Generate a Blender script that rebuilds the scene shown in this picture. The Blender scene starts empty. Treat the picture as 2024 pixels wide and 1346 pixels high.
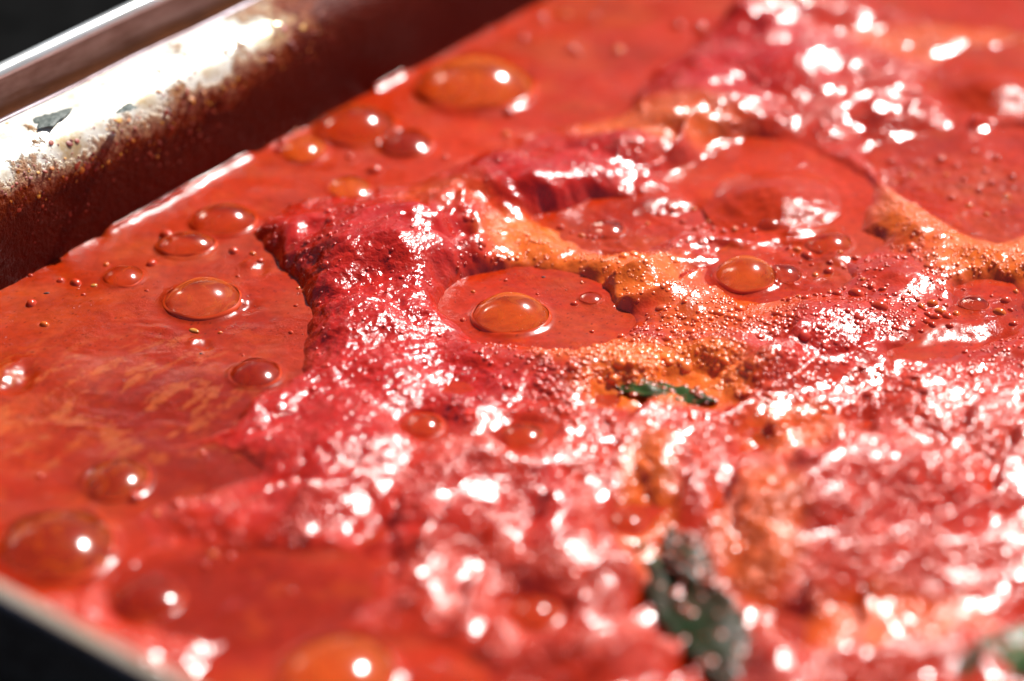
import bpy, math, random
import numpy as np
from mathutils import Vector, Matrix

# ------------------------------------------------------------------ camera, world, sun, exposure
SC = bpy.context.scene
COL = SC.collection
MM = 0.001
CAM_EL = math.radians(31.0)
CAM_D = 694.0                      # mm from the lens to the middle of the view
TANH = 18.0 / 100.0                # half sensor width / focal length
cam_d = bpy.data.cameras.new('camera')
cam = bpy.data.objects.new('camera', cam_d)
COL.objects.link(cam)
cam_d.lens = 100.0
cam_d.sensor_width = 36.0
cam_d.clip_start = 0.01
cam_d.clip_end = 500.0
CPOS = np.array([0.0, -CAM_D * math.cos(CAM_EL), CAM_D * math.sin(CAM_EL)])
cam.location = Vector(CPOS * MM)
cam.rotation_euler = (math.radians(90) - CAM_EL, 0, 0)
SC.camera = cam
cam_d.dof.use_dof = True
cam_d.dof.focus_distance = 0.704
cam_d.dof.aperture_fstop = 4.7
cam_d.dof.aperture_blades = 0

SUN_EL, SUN_AZ = 48.0, 40.0        # azimuth measured from +Y (away from the lens) towards +X
world = bpy.data.worlds.new("World")
SC.world = world
world.use_nodes = True
wn = world.node_tree
wn.nodes.clear()
wo = wn.nodes.new('ShaderNodeOutputWorld')
wb = wn.nodes.new('ShaderNodeBackground')
sky = wn.nodes.new('ShaderNodeTexSky')
sky.sky_type = 'NISHITA'
sky.sun_disc = False
sky.sun_elevation = math.radians(SUN_EL)
sky.sun_rotation = math.radians(SUN_AZ)
wb.inputs[1].default_value = 0.05
wn.links.new(sky.outputs[0], wb.inputs[0])
wn.links.new(wb.outputs[0], wo.inputs[0])
sun_d = bpy.data.lights.new('sun', 'SUN')
sun_d.energy = 5.0
sun_d.angle = math.radians(0.55)
sun_d.color = (1.0, 0.955, 0.9)
sun = bpy.data.objects.new('sun', sun_d)
COL.objects.link(sun)
sv = Vector((math.sin(math.radians(SUN_AZ)) * math.cos(math.radians(SUN_EL)),
             math.cos(math.radians(SUN_AZ)) * math.cos(math.radians(SUN_EL)),
             math.sin(math.radians(SUN_EL))))
sun.rotation_euler = sv.to_track_quat('Z', 'Y').to_euler()
sun.location = sv * 2.0
vs = SC.view_settings
vs.view_transform = 'Standard'
vs.look = 'None'
vs.exposure = 0.58
vs.gamma = 1.0
SC.render.engine = 'CYCLES'
SC.cycles.use_denoising = True
SC.cycles.max_bounces = 8
SC.cycles.transparent_max_bounces = 12
SC.cycles.caustics_reflective = False
SC.cycles.caustics_refractive = False
SC.cycles.sample_clamp_direct = 0.0
SC.cycles.sample_clamp_indirect = 6.0
rng = np.random.default_rng(7)

# ------------------------------------------------------------------ pixel of the photograph <-> point of the place (mm)
FW = np.array([0.0, math.cos(CAM_EL), -math.sin(CAM_EL)])
UP = np.array([0.0, math.sin(CAM_EL), math.cos(CAM_EL)])
def at(px, py, z=0.0):
    d = FW + np.array([1.0, 0, 0]) * ((px - 1012) / 1012 * TANH) + UP * (-(py - 673) / 1012 * TANH)
    t = (z - CPOS[2]) / d[2]
    return CPOS[:2] + d[:2] * t
def to_px(x, y, z=0.0):
    vx = x - CPOS[0]; vy = y - CPOS[1]; vz = z - CPOS[2]
    dep = vy * FW[1] + vz * FW[2]
    up = vy * UP[1] + vz * UP[2]
    return 1012 + vx / dep / TANH * 1012, 673 - up / dep / TANH * 1012
def mm_per_px(px, py):
    a = at(px - 5, py); b = at(px + 5, py)
    return float(np.hypot(*(b - a))) / 10.0

# ------------------------------------------------------------------ noise
_perm = np.random.default_rng(11).permutation(4096)
_ang = np.random.default_rng(12).uniform(0, 2 * np.pi, 4096)
_gx, _gy = np.cos(_ang), np.sin(_ang)
def perlin(x, y, seed=0):
    x = x + seed * 17.31; y = y + seed * 9.73
    xi = np.floor(x).astype(np.int64); yi = np.floor(y).astype(np.int64)
    xf = x - xi; yf = y - yi
    u = xf * xf * xf * (xf * (xf * 6 - 15) + 10); v = yf * yf * yf * (yf * (yf * 6 - 15) + 10)
    def g(ix, iy, dx, dy):
        h = _perm[(_perm[ix & 4095] + iy) & 4095]
        return _gx[h] * dx + _gy[h] * dy
    a = g(xi, yi, xf, yf); b = g(xi + 1, yi, xf - 1, yf)
    c = g(xi, yi + 1, xf, yf - 1); d = g(xi + 1, yi + 1, xf - 1, yf - 1)
    return 1.5 * ((a * (1 - u) + b * u) * (1 - v) + (c * (1 - u) + d * u) * v)
def fbm(x, y, scale, octs=4, seed=0, gain=0.5):
    s = 0.0; a = 1.0; n = 0.0
    for k in range(octs):
        s = s + a * perlin(x / scale * 2 ** k, y / scale * 2 ** k, seed + k * 3.1); n += a; a *= gain
    return s / n
def ridged(x, y, scale, octs=3, seed=0):
    s = 0.0; a = 1.0; n = 0.0
    for k in range(octs):
        s = s + a * (1 - 2 * np.abs(perlin(x / scale * 2 ** k, y / scale * 2 ** k, seed + k * 5.3))); n += a; a *= 0.5
    return s / n
def cells(x, y, scale, seed=0):
    """distance to the nearest jittered point, in cell units"""
    X = x / scale + seed * 3.7; Y = y / scale + seed * 5.9
    xi = np.floor(X).astype(np.int64); yi = np.floor(Y).astype(np.int64)
    best = np.full(X.shape, 9.0)
    for dx in (-1, 0, 1):
        for dy in (-1, 0, 1):
            h = _perm[(_perm[(xi + dx) & 4095] + yi + dy) & 4095]
            px = xi + dx + 0.5 + 0.42 * _gx[h]; py = yi + dy + 0.5 + 0.42 * _gy[h]
            best = np.minimum(best, (X - px) ** 2 + (Y - py) ** 2)
    return np.sqrt(best)
def sstep(a, b, x):
    t = np.clip((x - a) / (b - a), 0, 1)
    return t * t * (3 - 2 * t)
def signed_poly(P, x, y):
    """negative inside; mm"""
    n = len(P); d = np.full(x.shape, 1e18); inside = np.zeros(x.shape, bool)
    for i in range(n):
        ax, ay = P[i]; bx, by = P[(i + 1) % n]
        ex, ey = bx - ax, by - ay
        wx, wy = x - ax, y - ay
        t = np.clip((wx * ex + wy * ey) / (ex * ex + ey * ey), 0, 1)
        d = np.minimum(d, (wx - t * ex) ** 2 + (wy - t * ey) ** 2)
        c = ((ay > y) != (by > y)) & (x < (bx - ax) * (y - ay) / (by - ay + 1e-12) + ax)
        inside ^= c
    return np.where(inside, -1, 1) * np.sqrt(d)
def smooth_poly(pts, z=0.0, sub=6):
    """pixel outline -> smooth closed outline on the sauce (Catmull-Rom)"""
    W = [at(px, py, z) for px, py in pts]; n = len(W); out = []
    for i in range(n):
        p0, p1, p2, p3 = W[i - 1], W[i], W[(i + 1) % n], W[(i + 2) % n]
        for k in range(sub):
            t = k / sub
            out.append(0.5 * ((2 * p1) + (-p0 + p2) * t + (2 * p0 - 5 * p1 + 4 * p2 - p3) * t * t + (-p0 + 3 * p1 - 3 * p2 + p3) * t ** 3))
    return np.array(out)

# ------------------------------------------------------------------ node helpers
def new_mat(name):
    m = bpy.data.materials.new(name); m.use_nodes = True
    nt = m.node_tree; nt.nodes.clear()
    out = nt.nodes.new('ShaderNodeOutputMaterial')
    return m, nt, out
def N(nt, t, **kw):
    n = nt.nodes.new(t)
    for k, v in kw.items():
        if k.startswith('i_'):
            key = k[2:].replace('_', ' ')
            n.inputs[key].default_value = v
        else:
            setattr(n, k, v)
    return n
def L(nt, a, b): nt.links.new(a, b)
def ramp(nt, fac, stops, interp='LINEAR'):
    r = nt.nodes.new('ShaderNodeValToRGB'); r.color_ramp.interpolation = interp
    el = r.color_ramp.elements
    while len(el) > 1: el.remove(el[-1])
    el[0].position, el[0].color = stops[0][0], stops[0][1]
    for p, c in stops[1:]:
        e = el.new(p); e.color = c
    L(nt, fac, r.inputs[0])
    return r
def math_n(nt, op, a, b=None, clamp=False):
    n = nt.nodes.new('ShaderNodeMath'); n.operation = op; n.use_clamp = clamp
    for i, v in enumerate((a, b)):
        if v is None: continue
        if isinstance(v, (int, float)): n.inputs[i].default_value = v
        else: L(nt, v, n.inputs[i])
    return n.outputs[0]
def mixc(nt, f, a, b, bt='MIX'):
    n = nt.nodes.new('ShaderNodeMix'); n.data_type = 'RGBA'; n.blend_type = bt
    if isinstance(f, (int, float)): n.inputs[0].default_value = f
    else: L(nt, f, n.inputs[0])
    for i, v in ((6, a), (7, b)):
        if isinstance(v, tuple): n.inputs[i].default_value = v
        else: L(nt, v, n.inputs[i])
    return n.outputs[2]
def g4(v): return (v, v, v, 1)

def sauce_material(name, foam):
    m, nt, out = new_mat(name)
    b = N(nt, 'ShaderNodeBsdfPrincipled')
    L(nt, b.outputs[0], out.inputs[0])
    ca = N(nt, 'ShaderNodeAttribute', attribute_name='tint')
    wet = N(nt, 'ShaderNodeAttribute', attribute_name='zone')      # x fibrous, y beady, z wet
    sp = N(nt, 'ShaderNodeSeparateXYZ'); L(nt, wet.outputs['Vector'], sp.inputs[0])
    tc = N(nt, 'ShaderNodeTexCoord')
    # fine mottling of the pulp
    n1 = N(nt, 'ShaderNodeTexNoise', i_Scale=420.0, i_Detail=4.0, i_Roughness=0.6); L(nt, tc.outputs['Object'], n1.inputs['Vector'])
    mot = ramp(nt, n1.outputs[0], [(0.3, g4(0.78)), (0.7, g4(1.12))])
    col = mixc(nt, 1.0, ca.outputs['Color'], mot.outputs[0], 'MULTIPLY')
    L(nt, col, b.inputs['Base Color'])
    b.inputs['Subsurface Weight'].default_value = 0.3
    b.inputs['Subsurface Radius'].default_value = (1.0, 0.22, 0.1)
    b.inputs['Subsurface Scale'].default_value = 0.0011 if foam else 0.0016
    b.inputs['IOR'].default_value = 1.48 if foam else 1.36
    # fine relief
    if foam:
        nz = N(nt, 'ShaderNodeTexNoise', i_Scale=700.0, i_Detail=3.0, i_Roughness=0.5, i_Distortion=0.6); L(nt, tc.outputs['Object'], nz.inputs['Vector'])
        vo = N(nt, 'ShaderNodeTexVoronoi', i_Scale=1500.0); vo.feature = 'SMOOTH_F1'; L(nt, tc.outputs['Object'], vo.inputs['Vector'])
        vv = math_n(nt, 'MULTIPLY', math_n(nt, 'SUBTRACT', 1.0, vo.outputs['Distance']), sp.outputs[1])
        h1 = math_n(nt, 'MULTIPLY', nz.outputs[0], math_n(nt, 'ADD', math_n(nt, 'MULTIPLY', sp.outputs[0], 3.0), 0.5))
        hh = math_n(nt, 'ADD', h1, math_n(nt, 'MULTIPLY', vv, 0.55))
        bp = N(nt, 'ShaderNodeBump', i_Strength=0.34, i_Distance=0.00042)
        L(nt, hh, bp.inputs['Height'])
        L(nt, bp.outputs[0], b.inputs['Normal'])
        n2 = N(nt, 'ShaderNodeTexNoise', i_Scale=140.0, i_Detail=2.0); L(nt, tc.outputs['Object'], n2.inputs['Vector'])
        r = ramp(nt, n2.outputs[0], [(0.3, g4(0.12)), (0.7, g4(0.28))])
        L(nt, r.outputs[0], b.inputs['Roughness'])
        b.inputs['Coat Weight'].default_value = 0.4
        b.inputs['Coat Roughness'].default_value = 0.14
        b.inputs['Coat IOR'].default_value = 1.4
        L(nt, bp.outputs[0], b.inputs['Coat Normal'])
    else:
        nz = N(nt, 'ShaderNodeTexNoise', i_Scale=260.0, i_Detail=6.0, i_Roughness=0.6, i_Distortion=1.2); L(nt, tc.outputs['Object'], nz.inputs['Vector'])
        n3 = N(nt, 'ShaderNodeTexNoise', i_Scale=45.0, i_Detail=3.0); L(nt, tc.outputs['Object'], n3.inputs['Vector'])
        gate = ramp(nt, n3.outputs[0], [(0.46, g4(0.10)), (0.64, g4(1.0))])
        nf = N(nt, 'ShaderNodeTexNoise', i_Scale=1700.0, i_Detail=2.0, i_Roughness=0.5); L(nt, tc.outputs['Object'], nf.inputs['Vector'])
        hh = math_n(nt, 'MULTIPLY', math_n(nt, 'ADD', nz.outputs[0], math_n(nt, 'MULTIPLY', nf.outputs[0], 0.35)), gate.outputs[0])
        bp = N(nt, 'ShaderNodeBump', i_Strength=0.6, i_Distance=0.0006)
        L(nt, hh, bp.inputs['Height']); L(nt, bp.outputs[0], b.inputs['Normal'])
        r = ramp(nt, n3.outputs[0], [(0.35, g4(0.26)), (0.65, g4(0.12))])
        L(nt, r.outputs[0], b.inputs['Roughness'])
    return m

M_SAUCE = sauce_material('tomato_sauce_smooth', False)
M_FOAM = sauce_material('tomato_foam', True)

def bead_material(name, col, rough=0.1, coat=0.8):
    m, nt, out = new_mat(name)
    b = N(nt, 'ShaderNodeBsdfPrincipled'); L(nt, b.outputs[0], out.inputs[0])
    oi = N(nt, 'ShaderNodeAttribute', attribute_name='bead_tint'); oi.attribute_type = 'INSTANCER'
    L(nt, oi.outputs['Color'], b.inputs['Base Color'])
    b.inputs['Roughness'].default_value = rough
    b.inputs['IOR'].default_value = 1.5
    b.inputs['Coat Weight'].default_value = coat
    b.inputs['Coat Roughness'].default_value = 0.22
    return m
M_BEAD = bead_material('foam_bead_film', (1, 1, 1), 0.26)
M_SPECK = bead_material('dried_sauce', (1, 1, 1), 0.5, 0.05)

def film_material(name, body, base, veil, rough=0.16, amber=(1.0, 0.92, 0.85)):
    """thin skin of a bubble: clear, tinted, thicker to the rim and in streaks, glossy"""
    m, nt, out = new_mat(name)
    tc = N(nt, 'ShaderNodeTexCoord')
    tr = N(nt, 'ShaderNodeBsdfTransparent', i_Color=(*amber, 1))
    df = N(nt, 'ShaderNodeBsdfDiffuse', i_Color=(*body, 1))
    tl = N(nt, 'ShaderNodeBsdfTranslucent', i_Color=(*body, 1))
    bd = N(nt, 'ShaderNodeMixShader', i_Fac=0.72); L(nt, df.outputs[0], bd.inputs[1]); L(nt, tl.outputs[0], bd.inputs[2])
    lw = N(nt, 'ShaderNodeLayerWeight', i_Blend=0.3)
    nz = N(nt, 'ShaderNodeTexNoise', i_Scale=110.0, i_Detail=5.0, i_Distortion=2.0); L(nt, tc.outputs['Object'], nz.inputs['Vector'])
    rz = ramp(nt, nz.outputs[0], [(0.45, g4(0.0)), (0.72, g4(0.35))])
    rc = ramp(nt, nz.outputs[0], [(0.42, (*base, 1)), (0.62, (*body, 1))])
    L(nt, rc.outputs[0], df.inputs['Color']); L(nt, rc.outputs[0], tl.inputs['Color'])
    f = math_n(nt, 'ADD', math_n(nt, 'ADD', math_n(nt, 'MULTIPLY', lw.outputs['Facing'], 0.4), veil), rz.outputs[0], clamp=True)
    mx = N(nt, 'ShaderNodeMixShader'); L(nt, f, mx.inputs[0]); L(nt, tr.outputs[0], mx.inputs[1]); L(nt, bd.outputs[0], mx.inputs[2])
    gl = N(nt, 'ShaderNodeBsdfGlossy', i_Roughness=rough); gl.inputs['Color'].default_value = (1, 1, 1, 1)
    nb = N(nt, 'ShaderNodeTexNoise', i_Scale=300.0, i_Detail=4.0); L(nt, tc.outputs['Object'], nb.inputs['Vector'])
    bp = N(nt, 'ShaderNodeBump', i_Strength=0.25, i_Distance=0.0002); L(nt, nb.outputs[0], bp.inputs['Height'])
    L(nt, bp.outputs[0], gl.inputs['Normal'])
    lf = N(nt, 'ShaderNodeLayerWeight', i_Blend=0.5)
    frs = math_n(nt, 'ADD', math_n(nt, 'MULTIPLY', math_n(nt, 'POWER', lf.outputs['Facing'], 5.0), 0.5), 0.035)
    m2 = N(nt, 'ShaderNodeMixShader'); L(nt, frs, m2.inputs[0]); L(nt, mx.outputs[0], m2.inputs[1]); L(nt, gl.outputs[0], m2.inputs[2])
    L(nt, m2.outputs[0], out.inputs[0])
    return m
FILM = {
    'tan': film_material('bubble_film_tan', (0.90, 0.30, 0.06), (0.66, 0.12, 0.022), 0.32),
    'amber': film_material('bubble_film_amber', (0.85, 0.27, 0.03), (0.78, 0.17, 0.012), 0.36),
    'orange': film_material('bubble_film_orange', (0.72, 0.15, 0.012), (0.56, 0.06, 0.005), 0.30),
    'dusk': film_material('bubble_film_dark_orange', (0.78, 0.19, 0.012), (0.46, 0.05, 0.003), 0.45),
    'red': film_material('bubble_film_red', (0.58, 0.06, 0.010), (0.43, 0.026, 0.003), 0.6),
    'clear': film_material('bubble_film_clear', (0.60, 0.09, 0.02), (0.45, 0.03, 0.006), 0.2),
}
def bead_solid(name, col):
    m, nt, out = new_mat(name); b = N(nt, 'ShaderNodeBsdfPrincipled', i_Roughness=0.17); L(nt, b.outputs[0], out.inputs[0])
    b.inputs['Base Color'].default_value = (*col, 1); b.inputs['IOR'].default_value = 1.5
    return m
M_RING = bead_solid('foot_ring_sauce', (0.56, 0.05, 0.008))
FILM['bead_red'] = bead_solid('small_bubble_red', (0.52, 0.045, 0.014))
FILM['bead_orange'] = bead_solid('small_bubble_orange', (0.62, 0.11, 0.015))

# ------------------------------------------------------------------ object helpers
def tag(o, label=None, cat=None, group=None, kind=None):
    if label: o['label'] = label
    if cat: o['category'] = cat
    if group: o['group'] = group
    if kind: o['kind'] = kind
    return o
def mesh_np(name, V, F, mat, smooth=True):
    """V (n,3) mm, F (m,k) ints"""
    me = bpy.data.meshes.new(name)
    V = np.asarray(V, float) * MM; F = np.asarray(F, np.int32)
    k = F.shape[1]
    me.vertices.add(len(V)); me.vertices.foreach_set('co', V.astype(np.float32).ravel())
    me.loops.add(F.size); me.loops.foreach_set('vertex_index', F.ravel())
    me.polygons.add(len(F))
    me.polygons.foreach_set('loop_start', np.arange(0, F.size, k, dtype=np.int32))
    me.polygons.foreach_set('loop_total', np.full(len(F), k, np.int32))
    me.update(calc_edges=True)
    me.polygons.foreach_set('use_smooth', np.full(len(F), smooth))
    if mat: me.materials.append(mat)
    me.validate()
    return me
def link(name, me, parent=None, loc=None):
    o = bpy.data.objects.new(name, me); COL.objects.link(o)
    if parent: o.parent = parent
    if loc is not None: o.location = Vector(loc) * MM
    return o
def empty(name, loc):
    o = bpy.data.objects.new(name, None); COL.objects.link(o); o.location = Vector(loc) * MM
    o.empty_display_size = 0.01
    return o
def add_color(me, name, rgb):
    a = me.color_attributes.new(name, 'FLOAT_COLOR', 'POINT')
    c = np.ones((len(me.vertices), 4), np.float32); c[:, :3] = rgb
    a.data.foreach_set('color', c.ravel())
def add_vec(me, name, v):
    a = me.attributes.new(name, 'FLOAT_VECTOR', 'POINT')
    a.data.foreach_set('vector', np.asarray(v, np.float32).ravel())

# ------------------------------------------------------------------ the pan's plan
Wa, Wb = at(0, 575), at(800, 148)
EU = (Wb - Wa) / np.hypot(*(Wb - Wa))              # along the back wall, away to the right
EV = np.array([EU[1], -EU[0]])                     # inward from the back wall, towards the lens
NEARP = at(0, 1148, 31.0)
RIMU = 4.0
# corner of the interior plan
KU = (NEARP - Wa) @ EU + RIMU
K = Wa + EU * KU
PAN_U, PAN_V, RC = 520.0, 420.0, 22.0
def pan_uv(x, y): return (x - K[0]) * EU[0] + (y - K[1]) * EU[1], (x - K[0]) * EV[0] + (y - K[1]) * EV[1]
def pan_sd(x, y):
    """signed distance to the interior plan, negative inside"""
    u, v = pan_uv(x, y)
    qx = np.abs(u - PAN_U / 2) - PAN_U / 2 + RC; qy = np.abs(v - PAN_V / 2) - PAN_V / 2 + RC
    return np.hypot(np.maximum(qx, 0), np.maximum(qy, 0)) + np.minimum(np.maximum(qx, qy), 0) - RC

# ------------------------------------------------------------------ pools of smooth sauce between the foam (photo outlines)
POOLS = [
    # left pool
    ([(-260, 640), (-60, 600), (60, 540), (210, 480), (380, 400), (470, 440), (520, 500), (585, 560), (608, 620), (600, 680), (580, 740), (500, 790), (430, 850), (300, 872), (180, 890), (0, 945), (-260, 1040)], 2.0),
    # long pool by the back wall
    ([(330, 420), (500, 320), (700, 215), (800, 150), (1000, 50), (1100, -60), (1330, -120), (1480, -80), (1420, 40), (1330, 110), (1270, 160), (1230, 215), (1120, 235), (1010, 268), (920, 310), (850, 350), (700, 372), (580, 395), (500, 430)], 3.0),
    # middle pool round the centre bubble
    ([(868, 600), (925, 548), (1000, 530), (1090, 530), (1160, 560), (1215, 600), (1250, 632), (1200, 672), (1120, 690), (1040, 680), (960, 672), (900, 640)], 1.2),
    # crescent pool behind
    ([(1060, 436), (1120, 420), (1200, 395), (1400, 385), (1410, 420), (1290, 480), (1230, 498), (1160, 490), (1110, 455)], 2.0),
    # large dome's pool
    ([(1340, 390), (1380, 320), (1470, 292), (1600, 300), (1690, 345), (1710, 400), (1690, 450), (1640, 470), (1500, 462), (1380, 430)], 2.0),
    # right upper pool
    ([(1740, 300), (1900, 270), (2120, 265), (2200, 400), (2060, 450), (1960, 470), (1880, 440), (1780, 380)], 2.0),
    # small pool by amber bubble
    ([(1420, 560), (1460, 500), (1540, 480), (1640, 455), (1740, 475), (1660, 520), (1660, 560), (1560, 582), (1480, 590)], 1.5),
    # far right pale pool
    ([(1765, 700), (1840, 660), (1885, 610), (1900, 560), (2000, 560), (2010, 600), (2010, 640), (1930, 680), (1850, 700), (1790, 712)], 1.5),
    # top right
    ([(1720, -60), (1800, 20), (1900, 40), (2150, 60), (2150, -80), (1800, -100)], 3.0),
    ([(1860, 160), (1920, 105), (2100, 100), (2150, 200), (1980, 215), (1890, 200)], 2.5),
    # lower left
    ([(60, 950), (150, 915), (300, 890), (440, 890), (500, 930), (400, 965), (330, 985), (270, 1010), (250, 1090), (180, 1130), (60, 1140), (-120, 1110), (-80, 990)], 2.5),
    ([(230, 1170), (330, 1120), (520, 1100), (660, 1100), (690, 1140), (680, 1200), (600, 1240), (420, 1250), (300, 1220)], 3.0),
    ([(420, 1300), (560, 1270), (760, 1275), (900, 1310), (900, 1420), (450, 1420)], 3.0),
]
POOLS = [(smooth_poly(p), w) for p, w in POOLS]

# bumps of the foam: pixel centre, radii in pixels across/down, height mm (at its top)
MOUNDS = [
    (750, 460, 215, 95, 8.5), (880, 430, 100, 75, 6.5), (600, 470, 90, 60, 4.0),
    (1060, 335, 190, 60, 6.5), (940, 362, 80, 34, 4.0), (1300, 285, 170, 40, 4.5), (1180, 300, 80, 40, 2.0),
    (700, 640, 100, 80, 4.5), (820, 610, 60, 40, 2.5), (640, 700, 60, 60, 2.0),
    (1200, 550, 150, 50, 3.0), (1330, 590, 120, 40, 2.5), (1050, 480, 80, 40, 2.0),
    (1380, 180, 160, 90, 6.0), (1560, 110, 180, 90, 6.0), (1500, 20, 220, 60, 6), (1750, 150, 90, 70, 4.0),
    (1600, 640, 160, 50, 3.0), (1480, 700, 160, 50, 4.0), (1200, 715, 140, 30, 3.0),
    (1820, 420, 90, 60, 3.5), (1980, 500, 80, 60, 3.0), (1850, 540, 160, 50, 2.0),
    (960, 960, 180, 90, 5.0), (700, 900, 140, 90, 3.5), (620, 1010, 130, 80, 4.0), (1120, 900, 120, 70, 3.0),
    (1330, 920, 140, 90, 4.0), (1700, 960, 220, 120, 6.0), (1900, 820, 150, 80, 4.0), (1650, 1100, 170, 90, 5.0),
    (1130, 1080, 160, 90, 5.0), (850, 1110, 120, 80, 4.0), (1900, 1290, 170, 80, 7.0), (1220, 1290, 160, 80, 5.0),
    (1540, 1270, 60, 90, 4.0), (60, 1215, 160, 60, 3.0), (220, 1290, 140, 60, 4.0), (980, 1250, 150, 60, 3.0), (430, 1010, 150, 60, 2.0),
]
DIPS = [(1370, 1200, 110, 110, 5.0), (1740, 1215, 160, 60, 5.0), (1320, 765, 150, 40, 2.0), (740, 690, 60, 25, 3.0), (730, 575, 60, 22, 3.0), (900, 735, 60, 25, 2.5), (1390, 745, 70, 30, 4.5), (840, 835, 45, 25, 3.5),
        (1040, 855, 50, 25, 3.5), (1310, 1050, 60, 30, 4.0), (760, 1100, 60, 60, 3.0), (1430, 1000, 30, 80, 4.0), (1260, 1020, 30, 90, 3.0),
        (1640, 1230, 120, 50, 4.0), (560, 960, 60, 30, 2.0), (1600, 850, 40, 30, 2.5), (620, 480, 35, 18, 2.5), (1500, 880, 50, 40, 3.0),
        (1700, 830, 80, 20, 2.5), (1040, 1030, 40, 50, 3.0), (1560, 690, 70, 22, 2.2), (1060, 335, 30, 22, 1.6)]

FACETS = [(1160, 765, 60, 22, .9, 'f'), (1290, 745, 60, 14, .8, 'f'), (1330, 820, 50, 18, .8, 'f'), (1430, 830, 60, 28, .9, 'f'), (1310, 315, 80, 26, .9, 'f'), (1420, 265, 80, 16, .8, 'f'),
          (1810, 235, 70, 22, .9, 'f'), (1930, 245, 90, 14, .7, 'f'), (1600, 45, 120, 26, .9, 'f'), (660, 1000, 60, 40, .9, 'f'), (960, 950, 60, 40, .8, 'f'), (1130, 1060, 70, 40, .9, 'f'),
          (880, 1080, 60, 50, .8, 'f'), (1000, 900, 50, 22, .7, 'f'), (1240, 1330, 130, 40, .9, 'f'), (1130, 1230, 60, 40, .9, 'f'), (1780, 1310, 150, 50, 1., 'f'), (1930, 1200, 90, 40, .9, 'f'), (1940, 1280, 60, 40, .8, 'f'),
          (1650, 1020, 150, 60, .9, 'f'), (1850, 980, 120, 60, .9, 'f'), (1500, 1090, 90, 50, .8, 'f'), (1550, 1180, 60, 80, .8, 'f'), (1680, 870, 60, 24, .9, 'f'), (1830, 850, 60, 30, .9, 'f'), (1950, 880, 60, 30, .8, 'f'),
          (1560, 740, 70, 30, .8, 'f'), (1610, 690, 60, 22, .9, 'f'), (1320, 540, 60, 22, .8, 'f'), (1260, 590, 60, 18, .7, 'f'), (900, 450, 30, 50, .8, 'f'), (860, 480, 50, 25, .9, 'f'), (860, 750, 60, 16, .8, 'f'), (560, 800, 60, 30, .7, 'f'),
          (1330, 960, 60, 50, .8, 'f'), (1400, 480, 70, 18, .8, 'f'), (1100, 400, 70, 18, .7, 'f'), (1430, 170, 60, 40, .6, 'f'), (630, 590, 30, 20, .5, 'f'),
          (1900, 645, 80, 22, .75, 'p'), (1330, 400, 60, 20, .8, 'p'), (1590, 448, 40, 8, .9, 'p'), (1700, 500, 60, 9, .8, 'p'), (1500, 470, 60, 7, .8, 'p'), (1180, 492, 50, 7, .8, 'p'), (20, 730, 30, 20, .8, 'p'), (470, 590, 30, 8, .7, 'p'), (1760, 345, 25, 12, .9, 'p'), (390, 660, 16, 7, .8, 'p'), (505, 520, 20, 12, .8, 'p')]
# bubbles: pixel of the middle of the base, radius px, height/radius, film, pan name, label
BUBBLES = [
    (1010, 628, 74, 0.66, 'amber', 'clear amber bubble alone in the middle of the central oval pool'),
    (401, 596, 74, 0.62, 'tan', 'large tan bubble standing in the middle of the smooth left pool'),
    (443, 440, 62, 0.60, 'orange', 'orange bubble at the upper end of the left pool beside the crimson foam mound'),
    (368, 487, 52, 0.5, 'orange', 'orange bubble with curved highlights between the tan bubble and the waterline'),
    (245, 548, 40, 0.5, 'orange', 'small low orange bubble furthest left below the bright waterline'),
    (505, 742, 52, 0.42, 'red', 'low red bubble where the left pool meets the dark wrinkled foam'),
    (940, 178, 108, 0.6, 'amber', 'big blurred amber bubble in the long pool behind the crimson ridge'),
    (705, 255, 78, 0.6, 'orange', 'blurred orange bubble by the back wall with one bright round highlight'),
    (600, 300, 48, 0.5, 'amber', 'blurred small amber bubble at the back waterline end'),
    (800, 285, 52, 0.35, 'red', 'flat red bubble right of the orange bubble by the back wall'),
    (1474, 548, 62, 0.66, 'amber', 'bright amber bubble joined to a smaller clear one on the right'),
    (1548, 545, 37, 0.62, 'clear', 'clear red bubble stuck to the right side of the bright amber bubble'),
    (1640, 482, 44, 0.5, 'orange', 'low orange bubble behind the joined amber pair'),
    (1522, 445, 26, 0.62, 'orange', 'small orange bubble at the front edge of the large red swelling'),
    (1925, 603, 28, 0.75, 'clear', 'round clear bubble at the upper end of the pale right pool'),
    (232, 952, 66, 0.45, 'dusk', 'blurred orange bubble in the lower left pool above the large dark one'),
    (112, 1085, 116, 0.5, 'dusk', 'large blurred amber bubble at the left edge near the near rim'),
    (295, 1185, 62, 0.4, 'red', 'blurred low bubble with two white highlights near the lower left rim'),
    (1060, 1212, 44, 0.6, 'orange', 'blurred dark orange bubble in the pink froth at the bottom middle'),
    (668, 1335, 115, 0.5, 'amber', 'very blurred bubble with round highlight cut by the bottom edge'),
    (838, 842, 36, 0.5, 'orange', 'small dark orange bubble sunk in the crimson froth left of centre'),
    (1035, 862, 40, 0.45, 'orange', 'small dark orange bubble sunk in the froth below the central pool'),
    (690, 372, 42, 0.3, 'amber', 'flat amber bubble just behind the top of the crimson mound'),
    (1200, 455, 34, 0.4, 'clear', 'flat clear bubble in the crescent pool behind the orange foam band'),
    (1240, 1030, 30, 0.5, 'orange', 'blurred orange bubble in the groove of the front froth'),
    (1168, 590, 22, 0.35, 'clear', 'very flat bubble at the right end of the central oval pool'),
]
SWELLS = [(1535, 395, 165, 0.19, 'wide smooth red swelling in the right middle of the sauce'),
          (1965, 180, 120, 0.22, 'blurred smooth orange swelling at the upper right edge')]

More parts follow.
